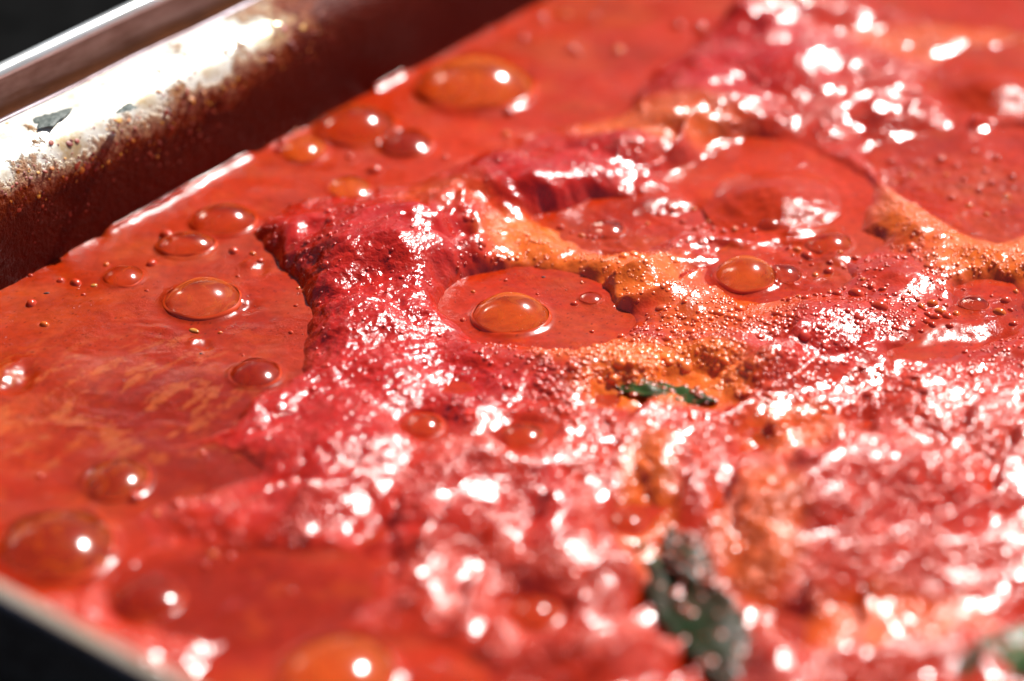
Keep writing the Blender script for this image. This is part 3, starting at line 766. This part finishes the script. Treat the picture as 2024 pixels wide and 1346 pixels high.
# small bubbles: px, py, radius px
SMALL = {
    'small clear bubble at the upper rim of the pale right pool': [(1975, 618, 13), (1988, 594, 12), (2003, 640, 9), (2008, 575, 7), (1998, 612, 7), (1960, 585, 5), (1905, 570, 5)],
    'small clear bubble in the cluster left of the pale right pool': [(1735, 632, 17), (1820, 612, 9), (1842, 606, 11), (1858, 618, 13), (1872, 632, 14), (1850, 634, 12), (1833, 628, 9), (1826, 644, 10), (1842, 650, 9), (1868, 606, 7), (1812, 602, 6), (1806, 622, 6), (1890, 622, 9), (1876, 650, 8), (1820, 662, 6), (1804, 640, 5), (1783, 604, 6), (1795, 592, 5), (1858, 596, 6)],
    'small clear bubble in front of the joined amber pair': [(1692, 590, 17), (1655, 592, 11), (1720, 578, 9), (1668, 578, 7), (1745, 586, 9), (1640, 580, 6), (1630, 600, 6), (1560, 604, 8), (1592, 606, 10), (1578, 596, 6), (1612, 596, 7), (1548, 598, 5), (1705, 566, 6)],
    'small clear bubble on the pool right of the joined amber pair': [(1596, 506, 15), (1638, 536, 12), (1612, 546, 9), (1640, 522, 7), (1576, 492, 9), (1560, 486, 7), (1620, 498, 7), (1604, 524, 6), (1582, 520, 5), (1568, 503, 6), (1660, 505, 6), (1690, 512, 8), (1712, 518, 6), (1668, 530, 6)],
    'tiny glinting bubble on the crescent pool behind the orange foam': [(1150, 468, 8), (1164, 470, 7), (1175, 473, 7), (1185, 470, 5), (1108, 452, 9), (1130, 462, 6), (1300, 420, 8), (1330, 412, 7), (1350, 430, 8), (1370, 405, 7), (1280, 440, 6)],
    'tiny glinting bubble on or beside the wide red swelling': [(1390, 440, 9), (1376, 452, 8), (1410, 446, 7), (1430, 452, 9), (1452, 450, 8), (1470, 446, 6), (1490, 455, 8), (1400, 430, 6), (1600, 424, 8), (1626, 438, 6), (1416, 424, 6)],
    'tiny blurred bubble on the red pool at the upper right': [(1780, 338, 9), (1760, 320, 8), (1800, 350, 7), (1860, 318, 10), (1890, 330, 9), (1925, 300, 9), (1948, 340, 8), (1970, 312, 10), (2000, 352, 10), (1905, 360, 9), (1870, 350, 7), (1935, 380, 9), (1960, 365, 8), (1990, 390, 9), (1880, 395, 8), (1835, 345, 7), (1820, 330, 7), (1915, 410, 8), (1950, 425, 7), (1985, 420, 7)],
    'small blurred bubble on the long pool by the back wall': [(1005, 225, 13), (1130, 98, 15), (1142, 106, 10), (1222, 100, 14), (825, 115, 14), (870, 100, 10), (1032, 75, 12), (560, 285, 13), (582, 262, 8), (552, 300, 10), (640, 300, 10), (1000, 265, 10), (740, 335, 16), (690, 310, 9), (1072, 36, 14), (1118, 28, 12), (1175, 35, 11), (880, 310, 9), (960, 60, 9), (1340, 50, 14), (1385, 55, 17)],
    'tiny bubble in the smooth left pool': [(500, 505, 7), (515, 520, 8), (470, 548, 5), (585, 605, 5), (575, 655, 6), (435, 655, 5), (480, 700, 4), (60, 545, 6), (120, 555, 9), (165, 585, 5), (290, 575, 5), (330, 468, 16), (300, 522, 12), (150, 560, 13), (462, 500, 12), (62, 600, 12), (88, 642, 10), (210, 520, 7), (590, 570, 5)],
    'tiny bubble beside the large amber bubble of the central pool': [(1135, 600, 8), (905, 548, 5), (935, 575, 5), (1000, 553, 5), (915, 632, 7), (1170, 655, 5), (1062, 580, 4), (1150, 560, 4)],
    'blurred small bubble in the lower left pools': [(265, 985, 14), (285, 970, 9), (195, 966, 9), (345, 1190, 14), (220, 1105, 16), (205, 1120, 10), (575, 1172, 10), (635, 1060, 10), (420, 1100, 10), (405, 1120, 10), (455, 1103, 10), (310, 1022, 9), (78, 940, 8), (400, 898, 9)],
}
sm_mesh = {}
def small_proto(film, hr):
    k = (film, hr)
    if k not in sm_mesh:
        sm_mesh[k] = dome_mesh('small_bubble', 10.0, hr, FILM[film], seg=24, rings=9, seed=3)[0]
    return sm_mesh[k]
ORD = ['leftmost', 'second from left', 'third from left', 'fourth from left', 'fifth from left', 'sixth from left', 'seventh from left', 'eighth from left', 'ninth from left', 'tenth from left', 'eleventh from left',
       'twelfth from left', 'thirteenth from left', 'fourteenth from left', 'fifteenth from left', 'sixteenth from left', 'seventeenth from left', 'eighteenth from left', 'nineteenth from left', 'twentieth from left', 'twenty-first from left']
for lb, lst in SMALL.items():
    lst = sorted(lst)
    for j, (px, py, rp) in enumerate(lst):
        c, z = top_z(px, py); r = rp * mm_per_px(px, py)
        film = ('bead_red', 'bead_red', 'bead_orange', 'bead_red')[j % 4]
        o = link('small_bubble', small_proto(film, 0.8), loc=(c[0], c[1], z - 0.12 * r))
        s = r / 10.0; o.scale = (s, s, s); o.rotation_euler = (0, 0, j * 1.3)
        grp = lb.replace('bubble', 'bubbles', 1)
        tag(o, (ORD[j] if j < len(lst) - 1 else 'rightmost') + ' ' + lb, 'bubble', grp)

# ------------------------------------------------------------------ the pan
def pan_outline(n_arc=14):
    """points of the interior plan with outward normals, going round; mm"""
    pts = []
    for (cu, cv, a0) in ((RC, RC, 180), (PAN_U - RC, RC, 270), (PAN_U - RC, PAN_V - RC, 0), (RC, PAN_V - RC, 90)):
        for k in range(n_arc + 1):
            a = math.radians(a0 + 90 * k / n_arc)
            n = EU * math.cos(a) + EV * math.sin(a)
            p = K + EU * cu + EV * cv + n * RC
            pts.append((p, n))
    # refine the straight runs so that dents and wobble can be given
    out = []
    for i in range(len(pts)):
        p, n = pts[i]; q, m = pts[(i + 1) % len(pts)]
        d = np.hypot(*(q - p)); k = max(1, int(d / 3.0))
        for j in range(k):
            t = j / k
            nn = n * (1 - t) + m * t; nn = nn / np.hypot(*nn)
            out.append((p * (1 - t) + q * t, nn))
    return out
OUT = pan_outline()
def side_scale(n):
    back = max(0.0, float(-(n @ EV)))
    return 0.42 + 0.58 * back
def sweep(profile, wob=0.0, seed=0, scale_o=True):
    V = []; F = []; m = len(profile); r_ = len(OUT)
    for i, (p, n) in enumerate(OUT):
        s = side_scale(n) if scale_o else 1.0
        wv = wob * math.sin(i * 0.11 + seed) + wob * 0.6 * math.sin(i * 0.37 + 2 * seed)
        for (o_, z_) in profile:
            oo = o_ * (s if o_ > 4 else 1.0) if not isinstance(o_, tuple) else o_[0]
            if o_ > 4: oo = 4 + (o_ - 4) * s
            q = p + n * (oo + wv * (1 if z_ > 10 else 0))
            V.append((q[0], q[1], z_ + wv * 0.4 * (1 if z_ > 25 else 0)))
    for i in range(r_):
        for k in range(m - 1):
            a = i * m + k; b = ((i + 1) % r_) * m + k
            F.append((a, b, b + 1, a + 1))
    return V, F
def arc(c, r, a0, a1, n):
    return [(c[0] + r * math.cos(math.radians(a0 + (a1 - a0) * k / n)), c[1] + r * math.sin(math.radians(a0 + (a1 - a0) * k / n))) for k in range(n + 1)]

FAR0 = float(pan_uv(*at(600, 170, 32))[0]); FAR1 = float(pan_uv(*at(860, 30, 32))[0])
def pan_material():
    m, nt, out = new_mat('stained_steel')
    b = N(nt, 'ShaderNodeBsdfPrincipled'); L(nt, b.outputs[0], out.inputs[0])
    tc = N(nt, 'ShaderNodeTexCoord'); sep = N(nt, 'ShaderNodeSeparateXYZ'); L(nt, tc.outputs['Object'], sep.inputs[0])
    n1 = N(nt, 'ShaderNodeTexNoise', i_Scale=90.0, i_Detail=6.0, i_Roughness=0.65); L(nt, tc.outputs['Object'], n1.inputs['Vector'])
    n2 = N(nt, 'ShaderNodeTexNoise', i_Scale=430.0, i_Detail=4.0, i_Roughness=0.7); L(nt, tc.outputs['Object'], n2.inputs['Vector'])
    n3 = N(nt, 'ShaderNodeTexNoise', i_Scale=28.0, i_Detail=3.0); L(nt, tc.outputs['Object'], n3.inputs['Vector'])
    # crust line: height + noise
    hz = math_n(nt, 'MULTIPLY', sep.outputs[2], 1000.0)
    e = math_n(nt, 'ADD', hz, math_n(nt, 'MULTIPLY', math_n(nt, 'SUBTRACT', n1.outputs[0], 0.5), -26.0))
    e = math_n(nt, 'ADD', e, math_n(nt, 'MULTIPLY', math_n(nt, 'SUBTRACT', n2.outputs[0], 0.5), -12.0))
    e = math_n(nt, 'ADD', e, math_n(nt, 'MULTIPLY', math_n(nt, 'SUBTRACT', n3.outputs[0], 0.5), -10.0))
    vd = N(nt, 'ShaderNodeVectorMath', operation='DOT_PRODUCT'); L(nt, tc.outputs['Object'], vd.inputs[0]); vd.inputs[1].default_value = (EU[0], EU[1], 0)
    far = N(nt, 'ShaderNodeMapRange', interpolation_type='SMOOTHSTEP'); L(nt, vd.outputs['Value'], far.inputs[0])
    for k_, v_ in zip((1, 2, 3, 4), ((FAR0 - PAN_U / 2) * MM, (FAR1 - PAN_U / 2) * MM, 0.0, -13.0)): far.inputs[k_].default_value = v_
    e = math_n(nt, 'ADD', e, far.outputs[0])
    e01 = math_n(nt, 'DIVIDE', e, 40.0, clamp=True)
    crust = ramp(nt, e01, [(0.55, g4(1)), (0.68, g4(0.8)), (0.735, g4(0.0))])
    ccol = ramp(nt, e01, [(0.0, (0.12, 0.008, 0.003, 1)), (0.45, (0.14, 0.014, 0.004, 1)), (0.58, (0.36, 0.06, 0.006, 1)), (0.66, (0.55, 0.20, 0.012, 1)), (0.73, (0.60, 0.34, 0.06, 1))])
    cm = mixc(nt, n2.outputs[0], ccol.outputs[0], (0.05, 0.006, 0.002, 1))
    # spatter drops above the line
    vo = N(nt, 'ShaderNodeTexVoronoi', i_Scale=230.0, i_Randomness=1.0); L(nt, tc.outputs['Object'], vo.inputs['Vector'])
    drop = ramp(nt, vo.outputs['Distance'], [(0.10, g4(1)), (0.17, g4(0))])
    spc = N(nt, 'ShaderNodeSeparateColor'); L(nt, vo.outputs['Color'], spc.inputs[0])
    few = math_n(nt, 'GREATER_THAN', spc.outputs[0], 0.80)
    dropm = math_n(nt, 'MULTIPLY', drop.outputs[0], few)
    # rust brown film near the outer roll
    steel = ramp(nt, n1.outputs[0], [(0.3, (0.50, 0.36, 0.18, 1)), (0.46, (0.84, 0.81, 0.70, 1)), (0.75, (0.82, 0.83, 0.78, 1))])
    st2 = mixc(nt, dropm, steel.outputs[0], (0.62, 0.24, 0.03, 1))
    stn = ramp(nt, n1.outputs[0], [(0.58, g4(0)), (0.66, g4(0.75))])
    st2 = mixc(nt, stn.outputs[0], st2, mixc(nt, n2.outputs[0], (0.62, 0.32, 0.06, 1), (0.40, 0.13, 0.02, 1)))
    nearm = math_n(nt, 'LESS_THAN', vd.outputs['Value'], (3 - PAN_U / 2) * MM)
    st2 = mixc(nt, math_n(nt, 'MULTIPLY', nearm, 0.85), st2, mixc(nt, n1.outputs[0], (0.34, 0.22, 0.12, 1), (0.24, 0.20, 0.15, 1)))
    base = mixc(nt, crust.outputs[0], st2, cm)
    L(nt, base, b.inputs['Base Color'])
    met = math_n(nt, 'MULTIPLY', math_n(nt, 'SUBTRACT', 1.0, math_n(nt, 'MAXIMUM', crust.outputs[0], dropm)), 0.3, clamp=True)
    L(nt, met, b.inputs['Metallic'])
    L(nt, math_n(nt, 'SUBTRACT', 0.5, math_n(nt, 'MULTIPLY', crust.outputs[0], 0.38)), b.inputs['Specular IOR Level'])
    r = ramp(nt, n2.outputs[0], [(0.3, g4(0.30)), (0.7, g4(0.48))]); L(nt, r.outputs[0], b.inputs['Roughness'])
    hh = math_n(nt, 'MULTIPLY', math_n(nt, 'ADD', n2.outputs[0], n1.outputs[0]), math_n(nt, 'ADD', math_n(nt, 'MULTIPLY', crust.outputs[0], 1.0), 0.08))
    bp = N(nt, 'ShaderNodeBump', i_Strength=0.7, i_Distance=0.0012); L(nt, hh, bp.inputs['Height']); L(nt, bp.outputs[0], b.inputs['Normal'])
    return m
M_PAN = pan_material()
def rail_material(name, c1, c2, metallic, rough, zdirt=False):
    m, nt, out = new_mat(name)
    b = N(nt, 'ShaderNodeBsdfPrincipled', i_Metallic=metallic, i_Roughness=rough); L(nt, b.outputs[0], out.inputs[0])
    tc = N(nt, 'ShaderNodeTexCoord')
    mp = N(nt, 'ShaderNodeMapping'); mp.inputs['Rotation'].default_value = (0, 0, -math.atan2(EU[1], EU[0])); L(nt, tc.outputs['Object'], mp.inputs[0])
    mp2 = N(nt, 'ShaderNodeMapping'); mp2.inputs['Scale'].default_value = (0.12, 1, 1); L(nt, mp.outputs[0], mp2.inputs[0])
    n1 = N(nt, 'ShaderNodeTexNoise', i_Scale=260.0, i_Detail=5.0, i_Roughness=0.65); L(nt, mp2.outputs[0], n1.inputs['Vector'])
    n2 = N(nt, 'ShaderNodeTexNoise', i_Scale=60.0, i_Detail=5.0, i_Roughness=0.6); L(nt, tc.outputs['Object'], n2.inputs['Vector'])
    f = math_n(nt, 'ADD', math_n(nt, 'MULTIPLY', n1.outputs[0], 0.6), math_n(nt, 'MULTIPLY', n2.outputs[0], 0.4))
    rp = ramp(nt, f, [(0.38, (*c1, 1)), (0.62, (*c2, 1))]); bc_ = rp.outputs[0]
    if zdirt:
        sz_ = N(nt, 'ShaderNodeSeparateXYZ'); L(nt, tc.outputs['Object'], sz_.inputs[0])
        zz_ = math_n(nt, 'ADD', math_n(nt, 'MULTIPLY', sz_.outputs[2], 1000.0), math_n(nt, 'MULTIPLY', n1.outputs[0], 6.0))
        zf = ramp(nt, math_n(nt, 'DIVIDE', zz_, 100.0), [(0.715, g4(1)), (0.745, g4(0))])
        bc_ = mixc(nt, zf.outputs[0], bc_, mixc(nt, n2.outputs[0], (0.03, 0.006, 0.001, 1), (0.22, 0.06, 0.008, 1)))
    L(nt, bc_, b.inputs['Base Color'])
    bp = N(nt, 'ShaderNodeBump', i_Strength=0.35, i_Distance=0.0006); L(nt, f, bp.inputs['Height']); L(nt, bp.outputs[0], b.inputs['Normal'])
    return m

pan = empty('cooking_pan', (K[0] + EU[0] * PAN_U / 2 + EV[0] * PAN_V / 2, K[1] + EU[1] * PAN_U / 2 + EV[1] * PAN_V / 2, -34))
tag(pan, 'stained metal pan of simmering tomato sauce with crusted wall and pale rim', 'pan')
off = -np.array(pan.location) / MM
def plink(name, V, F, mat, parent=pan):
    return link(name, mesh_np(name, np.array(V) + off, F, mat), parent)
prof_in = [(-60, -30), (-10, -30), (-5, -29), (-1.5, -26), (0, -20), (0, -10), (0, -3), (0, 2), (0, 7), (0, 12), (0, 17), (0.2, 21)] + [(0.5, 23.5), (1.0, 25.6), (1.8, 27.4), (3.0, 29.2), (4.6, 30.8), (6.6, 32.0), (9, 32.8), (12, 33.3), (15, 33.5), (17.0, 33.5)]
V, F = sweep(prof_in, 0.25, 1.0)
F = [tuple(reversed(f)) for f in F]
basin = plink('basin', V, F, M_PAN)
# material heights are counted from the sauce: object space begins at the pan's foot, so shift by a mapping
for nd in M_PAN.node_tree.nodes:
    if nd.type == 'TEX_COORD':
        mpn = M_PAN.node_tree.nodes.new('ShaderNodeMapping'); mpn.inputs['Location'].default_value = (0, 0, -0.034)
        for lk in list(M_PAN.node_tree.links):
            if lk.from_node == nd and lk.from_socket.name == 'Object':
                ts = lk.to_socket; M_PAN.node_tree.links.remove(lk); M_PAN.node_tree.links.new(mpn.outputs[0], ts)
        M_PAN.node_tree.links.new(nd.outputs['Object'], mpn.inputs[0])
        break
bottom_c = K + EU * PAN_U / 2 + EV * PAN_V / 2
me = mesh_np('bottom', np.array([(*(K + EU * a + EV * b_), -30.2) for a, b_ in ((20, 20), (PAN_U - 20, 20), (PAN_U - 20, PAN_V - 20), (20, PAN_V - 20))]) + off, [(3, 2, 1, 0)], M_PAN)
link('bottom', me, pan)
prof_roll = [(17.0, 33.5)] + arc((17.6, 32.2), 1.9, 100, -80, 9) + [(17.4, 30.6)]
V, F = sweep(prof_roll, 0.25, 1.0)
F = [tuple(reversed(f)) for f in F]
M_ROLL = rail_material('rolled_edge_steel', (0.06, 0.03, 0.03), (0.30, 0.26, 0.30), 0.7, 0.4)
plink('rolled_edge', V, F, M_ROLL)
prof_out = [(17.4, 30.6), (12, 30.4), (6, 28), (2.6, 24), (1.6, 18), (1.6, -20), (-1, -28), (-6, -32), (-12, -33.4), (-60, -33.6)]
V, F = sweep(prof_out, 0.25, 1.0)
F = [tuple(reversed(f)) for f in F]
plink('outer_wall', V, F, rail_material('outer_steel', (0.10, 0.06, 0.05), (0.25, 0.2, 0.18), 0.7, 0.45))

# steel rail behind the pan
def rail():
    prof = [(20.6, 30.0), (20.8, 31.2), (21.6, 32.4), (22.2, 33.6), (22.5, 36.0), (23.0, 39.0), (23.6, 41.6)] 
    prof_top = [(23.6, 41.6)] + arc((26.0, 41.8), 2.4, 170, 20, 8) + [(28.4, 41.0)]
    prof_back = [(28.4, 41.0), (28.6, -30.0), (21.0, -30.0), (20.6, 30.0)]
    base = K - EU * 160
    root = empty('metal_rail', (*(base + EU * 300 - EV * 24), -34)); tag(root, 'brown tarnished metal rail with bright worn top edge behind the pan rim', 'rail')
    ro = -np.array(root.location) / MM
    for nm, pr, mt in (('rail_face', prof, rail_material('tarnished_brown_steel', (0.13, 0.045, 0.022), (0.34, 0.20, 0.16), 0.55, 0.42, True)),
                       ('top_edge', prof_top, rail_material('worn_bright_steel', (0.6, 0.57, 0.5), (0.85, 0.85, 0.82), 0.7, 0.3)),
                       ('rail_back', prof_back, rail_material('rail_back_steel', (0.05, 0.04, 0.04), (0.1, 0.09, 0.08), 0.5, 0.5))):
        V = []; F = []; n = 200
        for i in range(n + 1):
            p = base + EU * (i * 3.6); wv = 0.25 * math.sin(i * 0.21)
            for (o_, z_) in pr:
                q = p - EV * (o_ + wv * 0.5)
                V.append((q[0], q[1], z_ + wv * 0.4))
        m = len(pr)
        for i in range(n):
            for k in range(m - 1):
                a = i * m + k; F.append((a, a + 1, a + m + 1, a + m))
        link(nm, mesh_np(nm, np.array(V) + ro, F, mt), root)
rail()

# crumbs of dried sauce baked to the wall
def crumbs():
    pts = []; nr = []; sz = []; tn = []
    r = np.random.default_rng(5)
    for k in range(1900):
        u = r.uniform(0, 260); z = r.triangular(4, 24, 33)
        if perlin(np.array([u / 6.0]), np.array([z / 5.0]), 3)[0] < 0.02 and r.uniform() < 0.75: continue
        if z < 23.5: o_ = 0.2
        else: o_ = float(np.interp(z, [23.5, 25.6, 27.4, 29.2, 30.8, 32, 32.8], [0.5, 1, 1.8, 3, 4.6, 6.6, 9]))
        p = K + EU * u - EV * o_
        pts.append((p[0], p[1], z)); nr.append((EV[0], EV[1], 0.2 if z < 25 else 1.2))
        s = math.exp(r.normal(math.log(0.27), 0.5)); sz.append((s * r.uniform(0.6, 1.6), s * r.uniform(0.6, 1.6), s * r.uniform(0.15, 0.4)))
        tn.append([(0.30, 0.035, 0.01), (0.50, 0.15, 0.010), (0.20, 0.016, 0.006), (0.62, 0.30, 0.03)][int(r.choice([0, 1, 2, 3], p=[0.4, 0.25, 0.2, 0.15] if z > 19 else [0.35, 0.05, 0.6, 0.0]))])
    o = gn_beads('dried_sauce_specks', np.array(pts) + off, np.array(nr), np.array(sz), np.array(tn), pan, GN_SPECK)
    o['label'] = 'orange and brown specks of dried sauce on the back wall'
crumbs()
# lighter fleck of bared metal on the rim
def fleck(px, py, z, rx, ry, name, label, mat, cat, seed):
    r = np.random.default_rng(seed); c = at(px, py, z); s = mm_per_px(px, py); n = 26; V = [(0, 0, 0.35)]
    for ring, (q, h) in enumerate(((0.6, 0.3), (1.0, 0.0))):
        for k in range(n):
            t = 2 * math.pi * k / n; w = 1 + 0.3 * math.sin(3 * t + seed) * r.uniform(0.5, 1) + 0.12 * r.normal()
            a = rx * s * q * w * math.cos(t); b_ = ry * s / 0.57 * q * w * math.sin(t)
            p = EU * a - EV * b_
            V.append((p[0], p[1], h))
    F = [(0, 1 + k, 1 + (k + 1) % n, 0) for k in range(n)]
    F = [(0, 1 + k, 1 + (k + 1) % n) for k in range(n)]
    F4 = [(1 + k, 1 + n + k, 1 + n + (k + 1) % n, 1 + (k + 1) % n) for k in range(n)]
    me = bpy.data.meshes.new(name); me.from_pydata([tuple(Vector(v) * MM) for v in V], [], F + F4)
    for p in me.polygons: p.use_smooth = True
    me.materials.append(mat)
    o = link(name, me, loc=(c[0], c[1], z)); tag(o, label, cat); return o
def simple_mat(name, col, rough, bump=0.0, scale=300.0, spec=0.5, c2=None):
    m, nt, out = new_mat(name); b = N(nt, 'ShaderNodeBsdfPrincipled', i_Roughness=rough); L(nt, b.outputs[0], out.inputs[0])
    tc = N(nt, 'ShaderNodeTexCoord'); n1 = N(nt, 'ShaderNodeTexNoise', i_Scale=scale, i_Detail=5.0); L(nt, tc.outputs['Object'], n1.inputs['Vector'])
    c2 = c2 or tuple(c * 0.55 for c in col)
    r = ramp(nt, n1.outputs[0], [(0.35, (*col, 1)), (0.65, (*c2, 1))]); L(nt, r.outputs[0], b.inputs['Base Color'])
    b.inputs['Specular IOR Level'].default_value = spec
    if bump:
        bp = N(nt, 'ShaderNodeBump', i_Strength=0.8, i_Distance=bump); L(nt, n1.outputs[0], bp.inputs['Height']); L(nt, bp.outputs[0], b.inputs['Normal'])
    return m
M_CHAR = simple_mat('grey_burnt_scale', (0.16, 0.18, 0.16), 0.5, 0.0008, 500, c2=(0.06, 0.08, 0.07))
fleck(100, 234, 33.3, 40, 13, 'burnt_scale', 'dark grey green flake of burnt scale on the pale pan rim', M_CHAR, 'burnt flake', 2)
fleck(250, 214, 32.6, 22, 7, 'burnt_scale', 'small blue grey flake on the rim where orange crust starts', M_CHAR, 'burnt flake', 5)

# ------------------------------------------------------------------ herbs
def leaf_material(name, c1, c2):
    m, nt, out = new_mat(name); b = N(nt, 'ShaderNodeBsdfPrincipled', i_Roughness=0.38); L(nt, b.outputs[0], out.inputs[0])
    b.inputs['Specular IOR Level'].default_value = 0.15
    tc = N(nt, 'ShaderNodeTexCoord'); n1 = N(nt, 'ShaderNodeTexNoise', i_Scale=120.0, i_Detail=5.0); L(nt, tc.outputs['Object'], n1.inputs['Vector'])
    r = ramp(nt, n1.outputs[0], [(0.35, (*c1, 1)), (0.65, (*c2, 1))]); L(nt, r.outputs[0], b.inputs['Base Color'])
    b.inputs['Coat Weight'].default_value = 0.12; b.inputs['Coat Roughness'].default_value = 0.15
    bp = N(nt, 'ShaderNodeBump', i_Strength=0.8, i_Distance=0.0006); L(nt, n1.outputs[0], bp.inputs['Height']); L(nt, bp.outputs[0], b.inputs['Normal'])
    return m
M_LEAF = leaf_material('cooked_herb_leaf', (0.010, 0.024, 0.004), (0.030, 0.012, 0.003))
M_LEAF2 = leaf_material('green_herb_leaf', (0.025, 0.075, 0.010), (0.03, 0.035, 0.008))
def leaf(pa, pb, z, width, curl, label, mat, seed, arch=2.0):
    A = at(*pa, z); B = at(*pb, z); n, w = 26, 10; V = []; F = []
    d = (B - A); ln = float(np.hypot(*d)); d = d / ln; s = np.array([-d[1], d[0]])
    for i in range(n + 1):
        t = i / n; wd = width * (math.sin(math.pi * min(1, t * 0.96 + 0.03)) ** 0.75) * (1 + 0.06 * math.sin(t * 60))
        for j in range(w + 1):
            q = j / w * 2 - 1
            p = A + d * ln * t + s * (q * wd + 1.5 * math.sin(t * 3 + seed))
            zz = arch * math.sin(math.pi * t) + curl * abs(q) ** 1.6 * wd * 0.35 + 0.5 * math.sin(t * 11 + seed + 2 * q) - 0.35 * math.exp(-(q * 6) ** 2) + 0.18 * math.sin(t * 34 + abs(q) * 5) + 0.8 * float(perlin(np.array([t * 9 + seed]), np.array([q * 2.0]), 2)[0])
            V.append((p[0] - A[0], p[1] - A[1], zz))
    for i in range(n):
        for j in range(w):
            a = i * (w + 1) + j; F.append((a, a + 1, a + w + 2, a + w + 1))
    root = empty('herb_leaf', (A[0], A[1], z)); tag(root, label, 'herb leaf', 'cooked herb leaves in the sauce')
    bl = link('blade', mesh_np('blade', V, F, mat), root)
    md = bl.modifiers.new('thick', 'SOLIDIFY'); md.thickness = 0.0005
    # midrib
    Vr = []; Fr = []
    for i in range(n + 1):
        b0 = V[i * (w + 1) + w // 2]; rr = 0.55 * (1 - 0.7 * i / n)
        for k in range(6):
            a = math.pi * k / 3
            Vr.append((b0[0] + s[0] * rr * math.cos(a), b0[1] + s[1] * rr * math.cos(a), b0[2] + 0.2 + rr * math.sin(a)))
    for i in range(n):
        for k in range(6):
            a = i * 6 + k; b_ = i * 6 + (k + 1) % 6; Fr.append((a, b_, b_ + 6, a + 6))
    r = np.random.default_rng(int(seed * 10)); pp = []; ss_ = []
    for k in range(240):
        i_ = int(r.uniform(1, n)); j_ = int(np.clip(r.normal(w / 2 + 2, 3.5), 0, w)); v = V[i_ * (w + 1) + j_]
        pp.append((v[0] + r.normal() * 0.5, v[1] + r.normal() * 0.5, v[2] + 0.2)); q_ = math.exp(r.normal(math.log(0.38), 0.45)); ss_.append((q_, q_, q_ * 0.5))
    gn_beads('sauce_droplets', np.array(pp), np.tile([0.0, 0, 1], (240, 1)), np.array(ss_), np.tile([0.40, 0.05, 0.01], (240, 1)), root)
    link('midrib', mesh_np('midrib', Vr, Fr, simple_mat('leaf_rib', (0.16, 0.19, 0.06), 0.35)), root)
leaf((1255, 1085), (1510, 1400), -0.2, 8.5, -0.25, 'long dark green cooked leaf lying in a groove at the bottom of the foam', M_LEAF, 1.0, 1.9)
leaf((1320, 1050), (1420, 1170), 1.8, 4.6, -0.5, 'short dark green leaf with white glints above the long leaf', M_LEAF, 2.5, 1.6)
leaf((1200, 742), (1410, 800), 0.7, 4.2, -0.3, 'small green leaf scrap under a wet film in the orange foam hollow', M_LEAF2, 4.0, 0.3)
leaf((1900, 1370), (2080, 1250), 4.0, 7.0, 0.5, 'green leaf in the bottom right corner', M_LEAF2, 3.0, 2.5)

# ------------------------------------------------------------------ seeds and specks in the left pool
M_SEED = simple_mat('tomato_seed', (0.62, 0.27, 0.05), 0.2, c2=(0.5, 0.17, 0.03))
M_PEPPER = simple_mat('pepper', (0.02, 0.012, 0.008), 0.5)
def grain(px, py, rx, ry, rz, ang, name, label, cat, mat, zo=0.0):
    c, z = top_z(px, py); n, m = 16, 10; V = []; F = []
    for i in range(m + 1):
        a = math.pi * i / m
        for k in range(n):
            t = 2 * math.pi * k / n; sh = 1 + 0.35 * math.cos(t) * (name == 'tomato_seed') * -0.5
            X_ = rx * math.sin(a) * math.cos(t); Y_ = ry * math.sin(a) * math.sin(t) * sh; Z_ = rz * math.cos(a)
            V.append((X_ * math.cos(ang) - Y_ * math.sin(ang), X_ * math.sin(ang) + Y_ * math.cos(ang), Z_))
    for i in range(m):
        for k in range(n):
            a = i * n + k; b_ = i * n + (k + 1) % n; F.append((a, a + n, b_ + n, b_))
    o = link(name, mesh_np(name, V, F, mat), loc=(c[0], c[1], z + zo)); tag(o, label, cat); return o
grain(384, 652, 1.5, 0.8, 0.5, -0.6, 'tomato_seed', 'yellow tomato seed in front of the large tan bubble', 'tomato seed', M_SEED, 0.1)
grain(186, 565, 0.9, 0.6, 0.4, 0.4, 'tomato_seed', 'tiny orange seed left of the tan bubble', 'tomato seed', M_SEED, 0.1)
grain(397, 697, 0.45, 0.35, 0.25, 0.4, 'pepper_speck', 'black pepper speck below the yellow seed', 'pepper speck', M_PEPPER)
grain(92, 581, 0.8, 0.35, 0.25, 0.2, 'pepper_speck', 'dark fleck at the far left of the smooth pool', 'pepper speck', M_PEPPER)
grain(1074, 548, 0.6, 0.3, 0.25, 0.1, 'pepper_speck', 'dark fleck at the back of the central oval pool', 'pepper speck', M_PEPPER)
grain(453, 617, 0.35, 0.25, 0.2, 0.1, 'pepper_speck', 'dark fleck right at the foot of the tan bubble', 'pepper speck', M_PEPPER)

# ------------------------------------------------------------------ what the pan stands on
M_HOB = simple_mat('black_hob', (0.008, 0.008, 0.008), 0.9, 0.0, 60, spec=0.0)
gme = mesh_np('ground', [(-40000, -40000, -34.2), (40000, -40000, -34.2), (40000, 40000, -34.2), (-40000, 40000, -34.2)], [(0, 1, 2, 3)], M_HOB, False)
ground = link('ground', gme); tag(ground, kind='structure')
ground['label'] = 'black surface under and beyond the pan'
